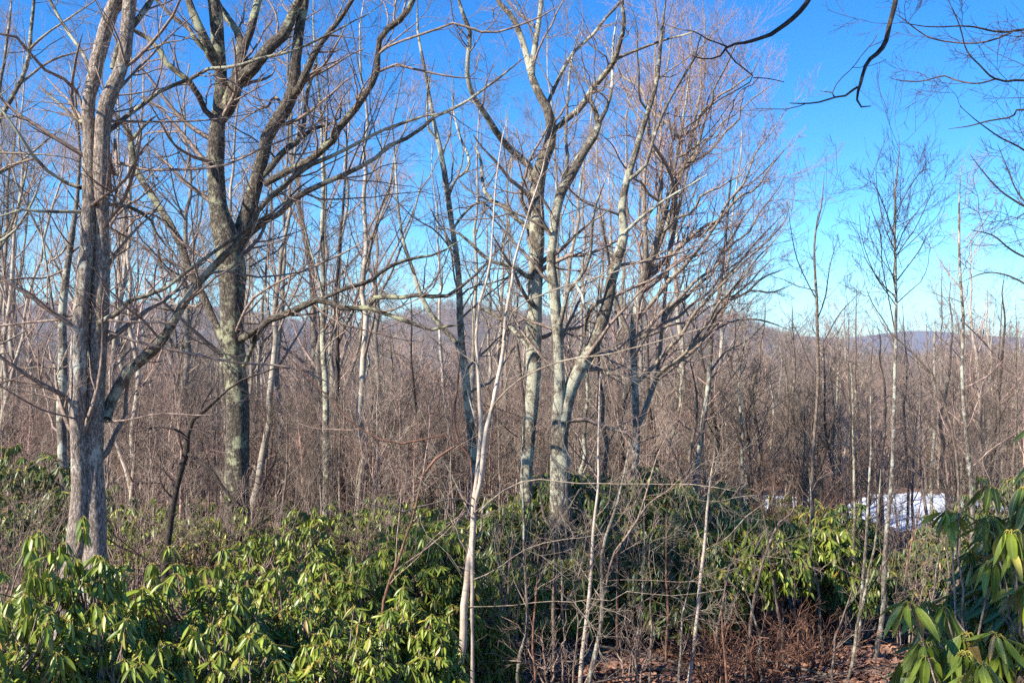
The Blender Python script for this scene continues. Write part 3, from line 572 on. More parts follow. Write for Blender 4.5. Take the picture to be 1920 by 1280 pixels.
# understory saplings of the foreground
sapling('sapling', 8.6, '971,1290,8 971,1236,7 984,1186,7 983,1119,6 979,1052,5 979,984,4.5 979,884,3.5 978,820,2.5', [(-.4, '984,1190,4 1000,1230,3 1030,1260,3')], 'thin grey sapling between the birch and the crooked brown stem', seed=41, tmat=M_TWIG, mat=M_GREY)
sapling('sapling', 8.8, '1034,1290,10 1038,1219,9 1036,1152,8 1040,1085,8 1041,1008,7 1020,974,5 1013,934,4.5 1008,890,3', [(.4, '1040,1010,5 1052,960,5 1060,920,5 1056,890,4'), (-.5, '1052,955,4 1080,950,3 1110,975,3 1135,1010,3')], 'crooked brown sapling elbowed at mid height right of the birch', seed=42, tmat=M_TWIG)
sapling('sapling', 8.4, '1088,1290,9 1100,1169,8 1109,1085,7 1114,1001,6 1124,917,5 1125,850,4 1126,780,3.5 1128,700,3', [], 'straight pale sapling with mottled white bark, third stem right of the birch', seed=43, mat=M_BIRCH, tmat=M_TWIGG)
sapling('sapling', 8.3, '1102,1290,11 1110,1240,10 1124,1169,9 1127,1102,8 1124,1058,7 1130,1018,6.5 1151,961,6 1171,884,4 1180,820,3',
    [(-.4, '1126,1140,7 1137,1099,6 1147,1052,6 1164,1018,6 1198,971,5.5 1218,910,5 1240,850,4 1270,780,3'), (.4, '1180,1000,5 1215,950,4.5 1253,922,3.5 1290,880,3')], 'forked pale brown sapling leaning right above the dark thicket', seed=44, mat=M_GREY, tmat=M_TWIG)
sapling('sapling', 8.9, '1290,1290,9 1300,1219,8 1307,1169,8 1314,1102,7.5 1325,1018,6 1332,917,4.5 1340,850,3.5', [(-.4, '1324,1030,4 1370,1005,3.5 1400,970,3 1440,940,2'), (.4, '1318,1080,3 1370,1060,3 1420,1040,2')], 'light barked straight sapling in front of the dark thicket of hanging leaves', seed=45, mat=M_BIRCH, tmat=M_TWIGG)
sapling('sapling', 9.4, '1396,1290,8 1404,1203,7 1414,1119,6.5 1431,1052,6 1458,984,5 1481,967,4 1500,930,3', [(.3, '1456,990,4 1446,930,3 1450,880,2')], 'thin brown sapling bowed right over the sunlit rhododendron clumps', seed=46)
sapling('sapling', 11, '1604,1200,6 1602,1058,6 1602,951,5.5 1601,850,5 1598,760,4 1592,680,3', [], 'slim whitish sapling left of the snow patch', seed=47, mat=M_LICH)
sapling('sapling', 10.6, '1610,1200,7 1619,1068,6 1626,984,6 1631,884,5 1636,800,4.5 1634,700,4', [], 'slim mottled sapling at the left corner of the snow patch', seed=48, mat=M_GREY)
sapling('sapling', 9.2, '1586,1290,7 1599,1236,6.5 1606,1169,6 1616,1135,6 1629,1062,5 1641,1011,4.5 1646,934,4 1650,880,3', [(.3, '1620,1120,4 1645,1080,4 1665,1045,3.5 1680,1000,3')], 'thin pale forked sapling in front of the snow patch', seed=49, mat=M_LICH)
sapling('vine', 7.6, '757,1290,5 751,1280,5 735,1235,5 721,1203,5 716,1169,6 719,1102,6 737,1068,5.5 758,1001,5 778,960,5.5 788,917,6 800,880,6 811,867,6 838,850,5 858,833,5 848,820,4.5 815,816,4 774,830,4 724,830,4 674,806,3.5 640,776,3 600,730,3 560,690,2.5 530,660,2',
    [(.3, '718,1195,5 704,1236,5 699,1290,5'), (.3, '740,1065,4 745,1020,3.5 748,970,3 752,920,2'), (.3, '792,900,4 797,860,3 806,800,3 800,740,2'), (.4, '735,1075,3.5 770,1045,3 830,1000,2.5 870,960,2')], 'reddish brown woody vine looping over the bright green rhododendron', mat=M_RED, tmat=M_TWIGR, seed=50, dens=.35)
sapling('sapling', 8.6, '884,1290,5 866,1200,4.5 862,1100,4.5 878,1030,4 884,960,4 884,900,4.5 882,862,5 870,842,4.5 858,826,4.5 852,783,4 857,730,4 858,690,3.5 862,640,3', [(.2, '856,750,3 848,725,3 833,700,2.5')], 'thin pinkish sapling curving beside the left of the white birch', mat=M_RED, tmat=M_TWIGG, seed=51, dens=.5)

traced('maple_tree', 13, ['-150,1050,40 -140,800,36 -110,500,28 -70,330,20 -20,250,12 0,218,10 30,168,9 47,134,8 54,100,8 57,50,7 64,0,6 70,-60,4'],
    [(.6, '40,155,6 97,111,5 150,97,4 185,85,3'), (-.5, '56,92,6 80,70,5 118,44,4 165,13,3 200,-10,2'), (.5, '-60,315,10 -20,330,8 40,300,5 90,260,4 130,230,3'), (-.7, '-110,500,12 -40,470,8 20,440,6 60,380,4 80,320,3'), (.4, '-15,245,8 10,120,6 20,40,5 30,-30,4'), (.6, '-125,620,14 -60,560,9 -10,480,7 20,420,5 45,330,4 60,250,3')],
    mat=M_LICH, tmat=M_TWIGG, label='pale lichened tree whose leaning boughs enter at the upper left corner', seed=76, ground=True, dens=1.1)
# thin stems of the tangle in front of the dark thicket
TN = [(930, 960, 9.5, 'just right of the birch foot'), (952, 900, 8.9, 'second to the right of the birch foot'), (1000, 1000, 8.2, 'left of the crooked brown sapling'), (1062, 930, 9.4, 'right of the crooked brown sapling'), (1075, 1080, 8.0, 'short, between the crooked and the mottled saplings'),
      (1160, 860, 9.8, 'just right of the forked pale sapling foot'), (1190, 930, 9.1, 'second right of the forked pale sapling'), (1222, 1010, 8.7, 'midway between the forked sapling and the light barked one'), (1250, 880, 9.6, 'tall, left of the light barked sapling'), (1272, 1040, 8.5, 'short, left of the light barked sapling'),
      (1345, 960, 9.3, 'right of the light barked sapling'), (1362, 1080, 8.6, 'short, right of the light barked sapling'), (1430, 1060, 9.1, 'right of the bowed brown sapling foot'), (1466, 900, 10.2, 'tall, over the reddish brush'), (1500, 1050, 9.6, 'over the right of the reddish brush'), (1540, 880, 10.5, 'tall, left of the thin pale forked sapling'),
      (1560, 1080, 9.4, 'short, left of the thin pale forked sapling'), (1690, 900, 11.5, 'right of the crowned sapling foot'), (1722, 1000, 10.5, 'below the left of the snow sheet'), (1770, 930, 11.8, 'crossing the middle of the snow sheet'), (700, 960, 9.3, 'left of the reddish vine'), (830, 1000, 9.0, 'between the vine and the birch')]
for i, (px, yt, d, lab) in enumerate(TN):
    r_ = random.Random(500 + i); y0 = 640 + (H - float(gz((px - 960) / F * d, d))) / d * F
    le = r_.uniform(-45, 60); pts = []
    for k in range(8):
        t = k / 7; pts.append('%.1f,%.1f,%.2f' % (px + le * t ** 1.6 + 9 * math.sin(t * 5 + i) * t + r_.gauss(0, 2.2), y0 + (yt - y0) * t, 5.2 * (1 - t) + 1.6))
    sapling('sapling', d, ' '.join(pts), [], 'thin bare stem of the tangle, ' + lab, mat=[M_GREY, M_BROWN, M_RED][i % 3], tmat=[M_TWIG, M_TWIGG, M_TWIG][i % 3], seed=520 + i, dens=1.9, up=.12, group='thin stems of the foreground tangle', tmin=.15, twigs=.7, l1=(.3, 1.3))

# overhanging boughs of trees outside the frame; their shade is put into dark bark
def bough_tree(label, D, trunk, limbs, seed, mat=M_DARK, tmat=M_TWIGD, dens=.6, up=.2, twigs=.8):
    return traced('overhanging_tree', D, [trunk], limbs, mat=mat, tmat=tmat, label=label, seed=seed, dens=dens, up=up, twigs=twigs, tmin=.75, l1=(.34, .8), wob=.004, seg=.045)
bough_tree('tree beyond the top edge whose two thick dark bare boughs hang into open sky', 5.2,
    '2560,1200,150 2560,640,130 2540,200,110 2500,-300,90 2470,-700,60',
    [(-.6, '2515,-200,50 2300,-420,40 2050,-330,30 1850,-170,20 1740,-80,14 1685,-20,11 1680,0,10 1674,25,10 1670,40,10 1662,77,10 1648,98,9 1629,114,8 1619,135,7 1613,151,7 1607,165,6 1603,178,5 1605,190,4 1611,198,4 1631,198,2'),
     (.1, '1607,164,5 1600,169,5 1590,179,5 1575,181,4 1535,191,3.5 1510,191,3 1482,190,2.5'), (.2, '1565,182,3 1553,175,2.5 1540,173,2'),
     (-.9, '2480,-500,44 2200,-560,34 1900,-450,26 1700,-250,18 1600,-110,13 1535,-30,10 1515,0,10 1495,24,10 1478,38,10 1461,50,9 1445,62,9 1428,69,8 1398,79,6.5 1375,82,5.5 1361,87,5 1353,98,4 1347,104,3.5 1324,108,3 1297,101,2.2'),
     (.2, '1362,87,4 1345,81,3 1330,77,3 1300,60,2.6 1280,57,2.2 1250,45,2'), (-.2, '1360,90,3.5 1365,100,3.5 1381,118,3 1395,126,3 1408,134,2.8 1413,146,2.5 1398,158,2'),
     (.2, '1413,146,2.5 1440,146,2 1470,152,1.8')], seed=71, dens=.07, twigs=.3)
bough_tree('tree beyond the right edge with fine horizontal twigs in the upper right sky', 8,
    '2250,1250,90 2240,700,80 2220,300,64 2200,0,50 2180,-300,30',
    [(-.5, '2210,60,14 2050,50,9 1920,55,5 1891,60,4.5 1861,59,4 1821,50,3.5 1744,50,2.5 1690,40,2'), (.4, '1895,62,4 1851,79,3.6 1800,81,3.5 1744,72,3 1700,40,2.5 1680,25,2'),
     (-.5, '2212,200,14 2050,160,9 1920,151,5 1888,153,4.5 1865,147,4.2 1851,138,4 1834,122,3.6 1817,104,3.3 1806,80,3 1801,60,3 1790,30,2.5 1777,0,2'),
     (.4, '1868,148,3.5 1840,154,3.5 1817,155,3.4 1790,150,3.2 1767,143,3 1740,150,2.8 1720,153,2.5 1690,151,2.2 1668,146,2'),
     (.5, '2215,330,12 2050,240,8 1920,205,4.5 1905,213,4 1891,220,3.6 1851,227,3.2 1817,235,2.8 1777,242,2'), (-.5, '2218,380,12 2050,330,8 1960,300,5 1900,270,4 1850,240,3 1800,200,2'),
     (.5, '2220,420,11 2060,440,8 1950,400,5 1890,370,4 1850,330,3 1820,290,2'), (-.6, '2225,500,10 2060,520,7 1960,500,5 1900,470,4 1860,440,3 1820,430,2'),
     (.5, '2230,560,10 2080,560,7 1980,560,5 1900,520,4 1850,510,3 1800,530,2'), (.6, '2222,440,10 2060,470,7 1980,440,5 1930,390,4 1890,320,3 1870,270,2')], seed=73, tmat=M_TWIGD, dens=1.1, twigs=1.1, up=.1)

# ------------------------------------------------------------------ woodland trees (procedural kinds, copied)
def wood_tree(seed, h=14., mat=M_FTRUNK, tmat=M_FTWIG, stems=1, spread=.7, fine=1., r0=.13, low=.3, upk=.5):
    rng = np.random.default_rng(seed)
    n = 24; A, B = [], []
    for s in range(stems):
        t = np.linspace(0, 1, n)
        dx = rng.normal(size=2) * .05 * h + (0 if s == 0 else 1) * rng.normal(size=2) * .16 * h
        P = np.stack([dx[0] * t ** 1.4 + np.cumsum(rng.normal(size=n)) * .018 * h / 4, dx[1] * t ** 1.4 + np.cumsum(rng.normal(size=n)) * .018 * h / 4, t * h * (1 if s == 0 else rng.uniform(.8, .95))], 1)
        if s > 0:
            k = rng.uniform(.0, .3); 
        R = r0 * (1 - t * .88) * (1 if s == 0 else .75) + .004; R[0] *= 1.3
        P[0, :2] = 0; P[0, 2] = -.4
        A.append(P); B.append(R)
    A = np.array(A); B = np.array(B)
    p1, r1 = spawn(A, B, int(12 * fine), rng, t0=low, t1=.97, ang=.75, ratio=.42 * spread, up=upk, wander=.17, n=10, rr=.5, rmin=.006, lmin=1., lmax=h * .45)
    p2, r2 = spawn(p1, r1, int(5 * fine), rng, t0=.2, ang=.75, ratio=.45, up=.35, wander=.18, n=7, rr=.5, rmin=.004, lmin=.5, lmax=2.5)
    p3, r3 = spawn(p2, r2, int(6 * fine), rng, t0=.1, ang=.7, ratio=.5, up=.25, wander=.16, n=5, rr=.6, rmin=.003, lmin=.3, lmax=1.2)
    p4, r4 = spawn(p3, r3, 3, rng, t0=.1, ang=.6, ratio=.5, up=.2, wander=.12, n=3, rr=.6, rmin=.0026, lmin=.2, lmax=.6)
    tb = Tubes(); tb.add(A, B, 8, .05)
    cb = Tubes(); cb.add(p1, r1, 5); cb.add(p2, r2, 3); cb.add(p3, r3, 3); cb.add(p4, r4, 3)
    me_t = tb.mesh('trunk'); me_t.materials.append(mat); me_c = cb.mesh('crown'); me_c.materials.append(tmat)
    return me_t, me_c, h
KINDS = []
for i, kw in enumerate([dict(stems=1), dict(stems=2), dict(stems=1, spread=1.), dict(stems=2, spread=.9, low=.4), dict(stems=3, spread=.6, r0=.1), dict(stems=1, tmat=M_FRED, spread=.9, low=.25), dict(stems=1, spread=.5, low=.5, r0=.1), dict(stems=2, tmat=M_FRED, r0=.1)]):
    KINDS.append(wood_tree(100 + i, **kw))
KLAB = ['single straight', 'twin stemmed', 'wide crowned', 'twin forked', 'three stemmed', 'reddish budding', 'narrow crowned', 'reddish twin stemmed']
def capy(px):   # how high (photo y) the crowns of the woods may reach at this place
    return float(np.interp(px, [-400, 0, 250, 500, 720, 800, 950, 1100, 1250, 1360, 1450, 1600, 1750, 1900, 2300], [60, 100, 60, 80, 60, 240, 180, 120, 160, 300, 470, 480, 500, 440, 380]))
ZONES = ['left of the twin stemmed oak', 'between the two big oaks', 'right of the dark ridged oak', 'beside the pale and dark pair', 'just left of the birch', 'behind the straight grey oak',
         'behind the leaning pale limb', 'under the budding maple crown', 'right of the budding maple', 'behind the snow', 'at the right edge']
def place_wood():
    rng = np.random.default_rng(77); made = 0; spots = []; used = {}
    # (distance band, count, photo x range)
    for (d0, d1), cnt in (((19, 27), 13), ((27, 40), 34), ((40, 60), 44), ((60, 85), 56)):
        tries = 0; got = 0
        while got < cnt and tries < 6000:
            tries += 1
            d = rng.uniform(d0, d1); px = rng.uniform(-160, 2080)
            if d < 27 and (px > 1300): continue
            if d < 27 and 690 < px < 800: continue
            if (640 < px < 1000 or 1380 < px < 1560) and d > 27 and rng.random() < (.8 if d < 60 else .5): continue
            if d < 30 and 1360 < px: continue
            x = (px - 960) / F * d
            if any((x - a) ** 2 + (d - b) ** 2 < (.055 * d) ** 2 + .6 for a, b in spots): continue
            z = float(gz(x, d)); top = H + (640 - capy(px) - rng.normal() * 40) / F * d
            hmax = top - z
            if d > 38: hmax = min(hmax, H + (640 - (rng.uniform(180, 620) if d < 60 else rng.uniform(610, 710))) / F * d - z)
            if hmax < 3.5: continue
            h = min(rng.uniform(11, 19), hmax)
            if px > 1300: h = min(h, rng.uniform(5, 11))
            spots.append((x, d)); got += 1
            k = rng.integers(0, 8)
            if px > 1350 and rng.random() < .5: k = rng.choice([5, 7, 6])
            mt, mc, hh = KINDS[k]; s = h / hh
            zone = ZONES[int(np.searchsorted([250, 430, 600, 760, 900, 1090, 1250, 1420, 1620, 1850], px))]
            dist = 'at woods edge' if d < 34 else ('in near woods' if d < 56 else 'in deep woods')
            h_w = 'tall' if h > 13 else ('short' if h < 8 else 'medium')
            lab = f'{h_w} {KLAB[k]} tree {dist}, {zone}'
            if lab in used: lab = f'{h_w} {KLAB[k]} tree {dist}, ' + ('farther left' if px < used[lab] else 'farther right') + f' {zone}'.replace(' left of', ' left of')
            if lab in used: lab = lab.replace('farther', 'farthest')
            if lab in used: lab = lab.replace('farthest', 'slightly')
            used.setdefault(lab, px)
            r = bpy.data.objects.new('woodland_tree', None); C.objects.link(r); r.location = (x, d, z - .1)
            r.rotation_euler = (0, 0, rng.uniform(0, 6.28)); sx = s * rng.uniform(.85, 1.1) if s > .6 else s * 1.1; r.scale = (sx, sx, s)
            tag(r, lab, 'tree', 'bare trees of the brown woods')
            for nm, me in (('trunk', mt), ('crown', mc)):
                o = bpy.data.objects.new(nm, me); C.objects.link(o); o.parent = r
            made += 1
    return spots
WOOD = place_wood()

# far woods: nobody could count them; scattered with geometry nodes
def far_tree(seed, red=False):
    rng = np.random.default_rng(seed); n = 8; t = np.linspace(0, 1, n); h = 14
    P = np.stack([np.cumsum(rng.normal(size=n)) * .12, np.cumsum(rng.normal(size=n)) * .12, t * h], 1)[None]; R = (.17 * (1 - t * .85))[None]
    P[0, 0, :2] = 0; P[0, 0, 2] = -1
    p1, r1 = spawn(P, R, 16, rng, t0=.25, ang=.7, ratio=.4, up=.5, n=5, rr=.5, rmin=.02, lmin=1.5, lmax=5.5)
    p2, r2 = spawn(p1, r1, 6, rng, t0=.2, ang=.7, ratio=.5, up=.3, n=4, rr=.6, rmin=.014, lmin=.8, lmax=3)
    p3, r3 = spawn(p2, r2, 4, rng, t0=.1, ang=.6, ratio=.5, up=.2, n=3, rr=.7, rmin=.011, lmin=.5, lmax=1.5)
    tb = Tubes(); tb.add(P, R, 5); tb.add(p1, r1, 3); tb.add(p2, r2, 3); tb.add(p3, r3, 3)
    me = tb.mesh('far_bare_tree'); me.materials.append(M_FRED if red else M_FTWIG); return me
FCOL = bpy.data.collections.new('far_tree_kinds')
for i in range(6):
    o = bpy.data.objects.new('far_bare_tree', far_tree(200 + i, i in (2, 5))); FCOL.objects.link(o)
def scatter(name, pts, scl, label):
    me = bpy.data.meshes.new(name); me.vertices.add(len(pts)); me.vertices.foreach_set('co', pts.astype(np.float32).ravel())
    a = me.attributes.new('size', 'FLOAT', 'POINT'); a.data.foreach_set('value', scl.astype(np.float32))
    o = bpy.data.objects.new(name, me); C.objects.link(o); tag(o, label, 'woods', kind='stuff')
    g = bpy.data.node_groups.new(name, 'GeometryNodeTree')
    g.interface.new_socket('Geometry', in_out='INPUT', socket_type='NodeSocketGeometry'); g.interface.new_socket('Geometry', in_out='OUTPUT', socket_type='NodeSocketGeometry')
    gi = g.nodes.new('NodeGroupInput'); go = g.nodes.new('NodeGroupOutput')
    ci = g.nodes.new('GeometryNodeCollectionInfo'); ci.inputs['Collection'].default_value = FCOL; ci.inputs['Separate Children'].default_value = True; ci.inputs['Reset Children'].default_value = True
    ip = g.nodes.new('GeometryNodeInstanceOnPoints'); ip.inputs['Pick Instance'].default_value = True
    rv = g.nodes.new('FunctionNodeRandomValue'); rv.data_type = 'FLOAT_VECTOR'; rv.inputs[1].default_value = (.06, .06, 6.28); rv.inputs[0].default_value = (-.06, -.06, 0)
    na = g.nodes.new('GeometryNodeInputNamedAttribute'); na.data_type = 'FLOAT'; na.inputs[0].default_value = 'size'
    L = g.links.new
    L(gi.outputs[0], ip.inputs['Points']); L(ci.outputs[0], ip.inputs['Instance']); L(rv.outputs[0], ip.inputs['Rotation']); L(na.outputs[0], ip.inputs['Scale']); L(ip.outputs[0], go.inputs[0])
    m = o.modifiers.new('scatter', 'NODES'); m.node_group = g
    return o
def far_woods():
    rng = np.random.default_rng(88)
    # middle distance, down the slope
    n = 2700; d = 24 + 80 * rng.random(n) ** .8; px = rng.uniform(-250, 2170, n); x = (px - 960) / F * d
    ok = np.hypot((x - 9.9) / 3.0, (d - 22.4) / 4.0) > 1; x, d = x[ok], d[ok]
    scatter('underbrush', np.stack([x, d, gz(x, d)], 1), rng.uniform(.12, .30, len(d)), 'brown undergrowth between the woodland trunks')
    n = 1400; d = 17.5 + 22 * rng.random(n); px = rng.uniform(-150, 2070, n); x = (px - 960) / F * d
    ok = (np.hypot((x - 9.9) / 2.9, (d - 22.4) / 4.2) > 1) & ((px > 400) | (d > 19)); x, d = x[ok], d[ok]
    scatter('edge_brush', np.stack([x, d, gz(x, d)], 1), rng.uniform(.08, .24, len(d)), 'thin brown brush along the edge of the woods')
    n = 4200; d = 75 + (650 - 85) * rng.random(n) ** 1.35; px = rng.uniform(-250, 2170, n); x = (px - 960) / F * d
    P = np.stack([x, d, gz(x, d)], 1); s = rng.uniform(.75, 1.15, n)
    scatter('distant_woods', P, s, 'mass of bare brown trees filling the valley below')
    n = 26000; d = 650 + (2300 - 650) * rng.random(n) ** .75; px = rng.uniform(-150, 2070, n); x = (px - 960) / F * d
    P = np.stack([x, d, gz(x, d)], 1); s = rng.uniform(.9, 1.35, n)
    scatter('hillside_woods', P, s, 'bare forest covering the purplish hill on the skyline')
    n = 9000; d = rng.uniform(2300, 3000, n); px = rng.uniform(-150, 1100, n); x = (px - 960) / F * d
    scatter('ridge_woods', np.stack([x, d, gz(x, d)], 1), rng.uniform(1., 1.5, n), 'bare forest on the farther ridge at left')
far_woods()

# ------------------------------------------------------------------ rhododendrons
def leaf_template(ns, L=1., W=.15):
    """blade along +X, face up +Z, drooping; returns verts and quads"""
    t = np.linspace(0, 1, ns + 1); wd = W * np.sin(np.clip(t * .96 + .03, 0, 1) ** .82 * math.pi) ** .75; wd[0] = .012; wd[-1] = .006
    z = -.10 * t ** 2; V = []
    for ti, wi, zi in zip(t, wd, z): V += [(ti, -wi, zi + .0), (ti, 0, zi - wi * .22), (ti, wi, zi)]
    Q = []
    for i in range(ns):
        a = i * 3; Q += [(a, a + 3, a + 4, a + 1), (a + 1, a + 4, a + 5, a + 2)]
    return np.array(V), np.array(Q)
def shrub(name, cx, cy, top, rx, ry, nw, leaf, label, seed, group=None, mat=M_LEAF, low=.3, nst=14, ns=5, droop=(22, 76), inner=.25, lw=.118, yfrac=.06, smat=M_TWIG, ztop=None, bot=None):
    """one shrub: whorls of drooping leaves on a domed crown carried by stems from one base"""
    rng = np.random.default_rng(seed)
    g = float(gz(cx, cy)); base = np.array([cx, cy, g - .05]); h = top - g
    # whorl places
    u = rng.uniform(0, 2 * math.pi, nw); q = rng.uniform(0, 1, nw) ** .8
    el = np.arccos(1 - q * 1.25)   # from the top down past the middle
    sh = 1 - inner * rng.random(nw) ** 2 + .10 * np.sin(3 * u + seed) + .07 * np.sin(5 * u + 2 * el * 2 + seed)
    zb = low * h
    cz = zb + (h - zb) * .42; rz = h - cz
    Wp = np.stack([rx * sh * np.sin(el) * np.cos(u), ry * sh * np.sin(el) * np.sin(u), cz + rz * sh * np.cos(el) * (1 - .04 * rng.random(nw))], 1)
    Wp[:, 2] = np.maximum(Wp[:, 2] + rng.normal(size=nw) * .06, zb)
    # stems: main stems, then a branchlet to each whorl
    nS = nst; A = []
    for i in range(nS):
        a = rng.uniform(0, 6.28); rr = math.sqrt(rng.random()) * .75
        tip = np.array([rx * rr * math.cos(a), ry * rr * math.sin(a), zb + (h - zb) * rng.uniform(.4, .75)])
        b0 = np.array([rx * .35 * rr * math.cos(a), ry * .35 * rr * math.sin(a), 0]) + np.append(rng.normal(size=2) * .06, 0)
        t = np.linspace(0, 1, 10)[:, None]
        P = b0 * (1 - t) + tip * t + np.array([0, 0, .12 * h]) * np.sin(t * math.pi) + np.cumsum(rng.normal(size=(10, 3)) * .022, 0) * t
        A.append(P)
    A = np.array(A); R = np.linspace(.016, .007, 10)[None] * rng.uniform(.7, 1.3, (nS, 1))
    ends = A[:, 5:, :].reshape(-1, 3)
    dist = np.linalg.norm(ends[None] - (Wp - np.array([0, 0, .15]))[:, None], axis=2); near = ends[dist.argmin(1)]
    t = np.linspace(0, 1, 6)[None, :, None]
    Bp = near[:, None] * (1 - t) + Wp[:, None] * t + np.array([0, 0, -.10]) * np.sin(t * math.pi) + rng.normal(size=(nw, 6, 3)) * .012 * np.sin(t * math.pi)
    Br = np.linspace(.006, .0035, 6)[None] * np.ones((nw, 1))
    tb = Tubes(); tb.add(A, R, 6, .04); tb.add(Bp, Br, 4)
    root = empty(name, base); tag(root, label, 'shrub', group)
    link('stems', tb.mesh('stems'), smat, root)
    # leaves
    nl = rng.integers(7, 12, nw); idx = np.repeat(np.arange(nw), nl); M = len(idx)
    az = np.concatenate([np.arange(k) * 2 * math.pi / k + rng.uniform(0, 6.28) for k in nl]) + rng.normal(size=M) * .22
    wd = rng.uniform(droop[0], droop[1], nw)[idx] + rng.normal(size=M) * 13
    pit = -np.radians(np.clip(wd, -5, 88)); sc = leaf * rng.uniform(.75, 1.2, M); roll = rng.normal(size=M) * .30
    ex = np.stack([np.cos(pit) * np.cos(az), np.cos(pit) * np.sin(az), np.sin(pit)], 1)
    ey = np.stack([-np.sin(az), np.cos(az), np.zeros(M)], 1); ez = np.cross(ex, ey)
    ey2 = ey * np.cos(roll)[:, None] + ez * np.sin(roll)[:, None]; ez2 = np.cross(ex, ey2)
    ho = np.stack([np.cos(az), np.sin(az), np.zeros(M)], 1)
    pl = .17 * sc
    start = Wp[idx] + rng.normal(size=(M, 3)) * .004; mid = start + ho * (pl * .6)[:, None] + np.array([0, 0, 1.]) * (pl * .35)[:, None]; end = start + ho * (pl * 1.05)[:, None] + np.array([0, 0, -.05]) * (pl)[:, None]
    LV, LQ = leaf_template(ns, W=lw); rib = np.tile(np.tile([0., 1., 0.], ns + 1), M); tw = rng.normal(size=M) * .55
    cv = rng.uniform(.3, 3.2, M)
    wl = rng.uniform(.8, 1.2, M)
    ta = LV[None, :, 0:1] * tw[:, None, None]; eyt = ey2[:, None] * np.cos(ta) + ez2[:, None] * np.sin(ta)
    V = end[:, None] + sc[:, None, None] * (LV[None, :, 0:1] * ex[:, None] + LV[None, :, 1:2] * wl[:, None, None] * eyt + (LV[None, :, 2:3] * cv[:, None, None]) * ez2[:, None]
        + (LV[None, :, 0:1] ** 2 * (rng.normal(size=M) * .16)[:, None, None]) * ey2[:, None])
    tint = rng.uniform(0, .44, M); tint[rng.random(M) < yfrac] = .475; tint[rng.random(M) < yfrac * .5] = .49
    nv = len(LV); V1 = V.reshape(-1, 3); Q1 = (LQ[None] + (np.arange(M) * nv)[:, None, None]).reshape(-1, 4); T1 = np.repeat(tint, nv)
    # leaf stalks
    PP = np.stack([start, mid, end + ex * (sc * .04)[:, None]], 1); k = 3; off = len(V1)
    up = np.array([0, 0, 1.]); sd_ = ey[:, None]; pr = (.011 * sc + .0006)[:, None, None]
    c0 = PP + up * pr; c1 = PP + sd_ * pr - up * pr * .5; c2 = PP - sd_ * pr - up * pr * .5
    V2 = np.stack([c0, c1, c2], 2).reshape(-1, 3)
    i = np.arange(M)[:, None, None] * 9 + np.arange(2)[None, :, None] * 3 + np.arange(3)[None, None]; j = np.arange(M)[:, None, None] * 9 + np.arange(2)[None, :, None] * 3 + (np.arange(3)[None, None] + 1) % 3
    Q2 = np.stack([i, j, j + 3, i + 3], -1).reshape(-1, 4) + off
    # terminal bud
    me = raw_mesh('leaves', np.concatenate([V1, V2]), np.concatenate([Q1, Q2]), True, {'tint': ('POINT', 'FLOAT', np.concatenate([T1, np.full(len(V2), .6)])), 'rib': ('POINT', 'FLOAT', np.concatenate([rib, np.zeros(len(V2))]))})
    link('leaves', me, mat, root)
    return root
def rh(px, ytop, d, wpx, nw, label, seed, name='rhododendron', leaf=.15, dep=None, **kw):
    """px, ytop: where the crown's top shows; wpx its half width in photo pixels at distance d"""
    x = (px - 960) / F * d; rx = wpx / F * d; top = H + (640 - ytop) / F * d
    nw = int(nw * (1.0 if d < 4 else 2.3)); leaf = leaf * (.84 if d < 9 else .85)
    ry = dep or rx * .9
    return shrub(name, x, d, top, rx, ry, nw, leaf, label, seed, **kw)
G_R = 'rhododendrons in front of the woods'
# near left bank
rh(115, 985, 5.6, 130, 154, 'deep green rhododendron with large drooping leaves at the foot of the twin stemmed oak', 301, leaf=0.117, low=.15, mat=M_LEAF, droop=(40, 82))
rh(20, 1100, 4.9, 150, 154, 'rhododendron with very large leaves in the bottom left corner', 302, leaf=0.110, low=.1)
rh(345, 1045, 6.4, 165, 287, 'bright yellow green rhododendron mound right of the twin stemmed oak', 303, leaf=0.114, low=.15)
rh(215, 1140, 5.2, 130, 198, 'sunlit rhododendron at the bottom edge below the bright mound', 304, leaf=0.106, low=.1)
rh(420, 1150, 5.5, 160, 243, 'glossy rhododendron along the bottom edge left of the red vine', 305, leaf=0.103, low=.1)
rh(545, 1085, 7.0, 130, 265, 'rhododendron with crowded light leaves between the bright mound and the red vine', 306, leaf=0.103, low=.1)
rh(655, 1040, 8.2, 120, 309, 'dense rhododendron behind the left side of the red vine', 307, leaf=0.103, low=.1)
rh(790, 985, 8.8, 130, 419, 'tall rich green rhododendron immediately left of the white birch', 308, leaf=0.103, low=.1)
rh(630, 1165, 6.4, 120, 243, 'low rhododendron at the bottom edge beneath the red vine', 309, leaf=0.096, low=.05)
rh(765, 1125, 7.4, 95, 287, 'rhododendron hugging the foot of the white birch on its left', 310, leaf=0.103, low=.05)
rh(925, 1170, 8.9, 50, 79, 'small rhododendron at the foot of the white birch on its right', 311, leaf=0.103, low=.05)
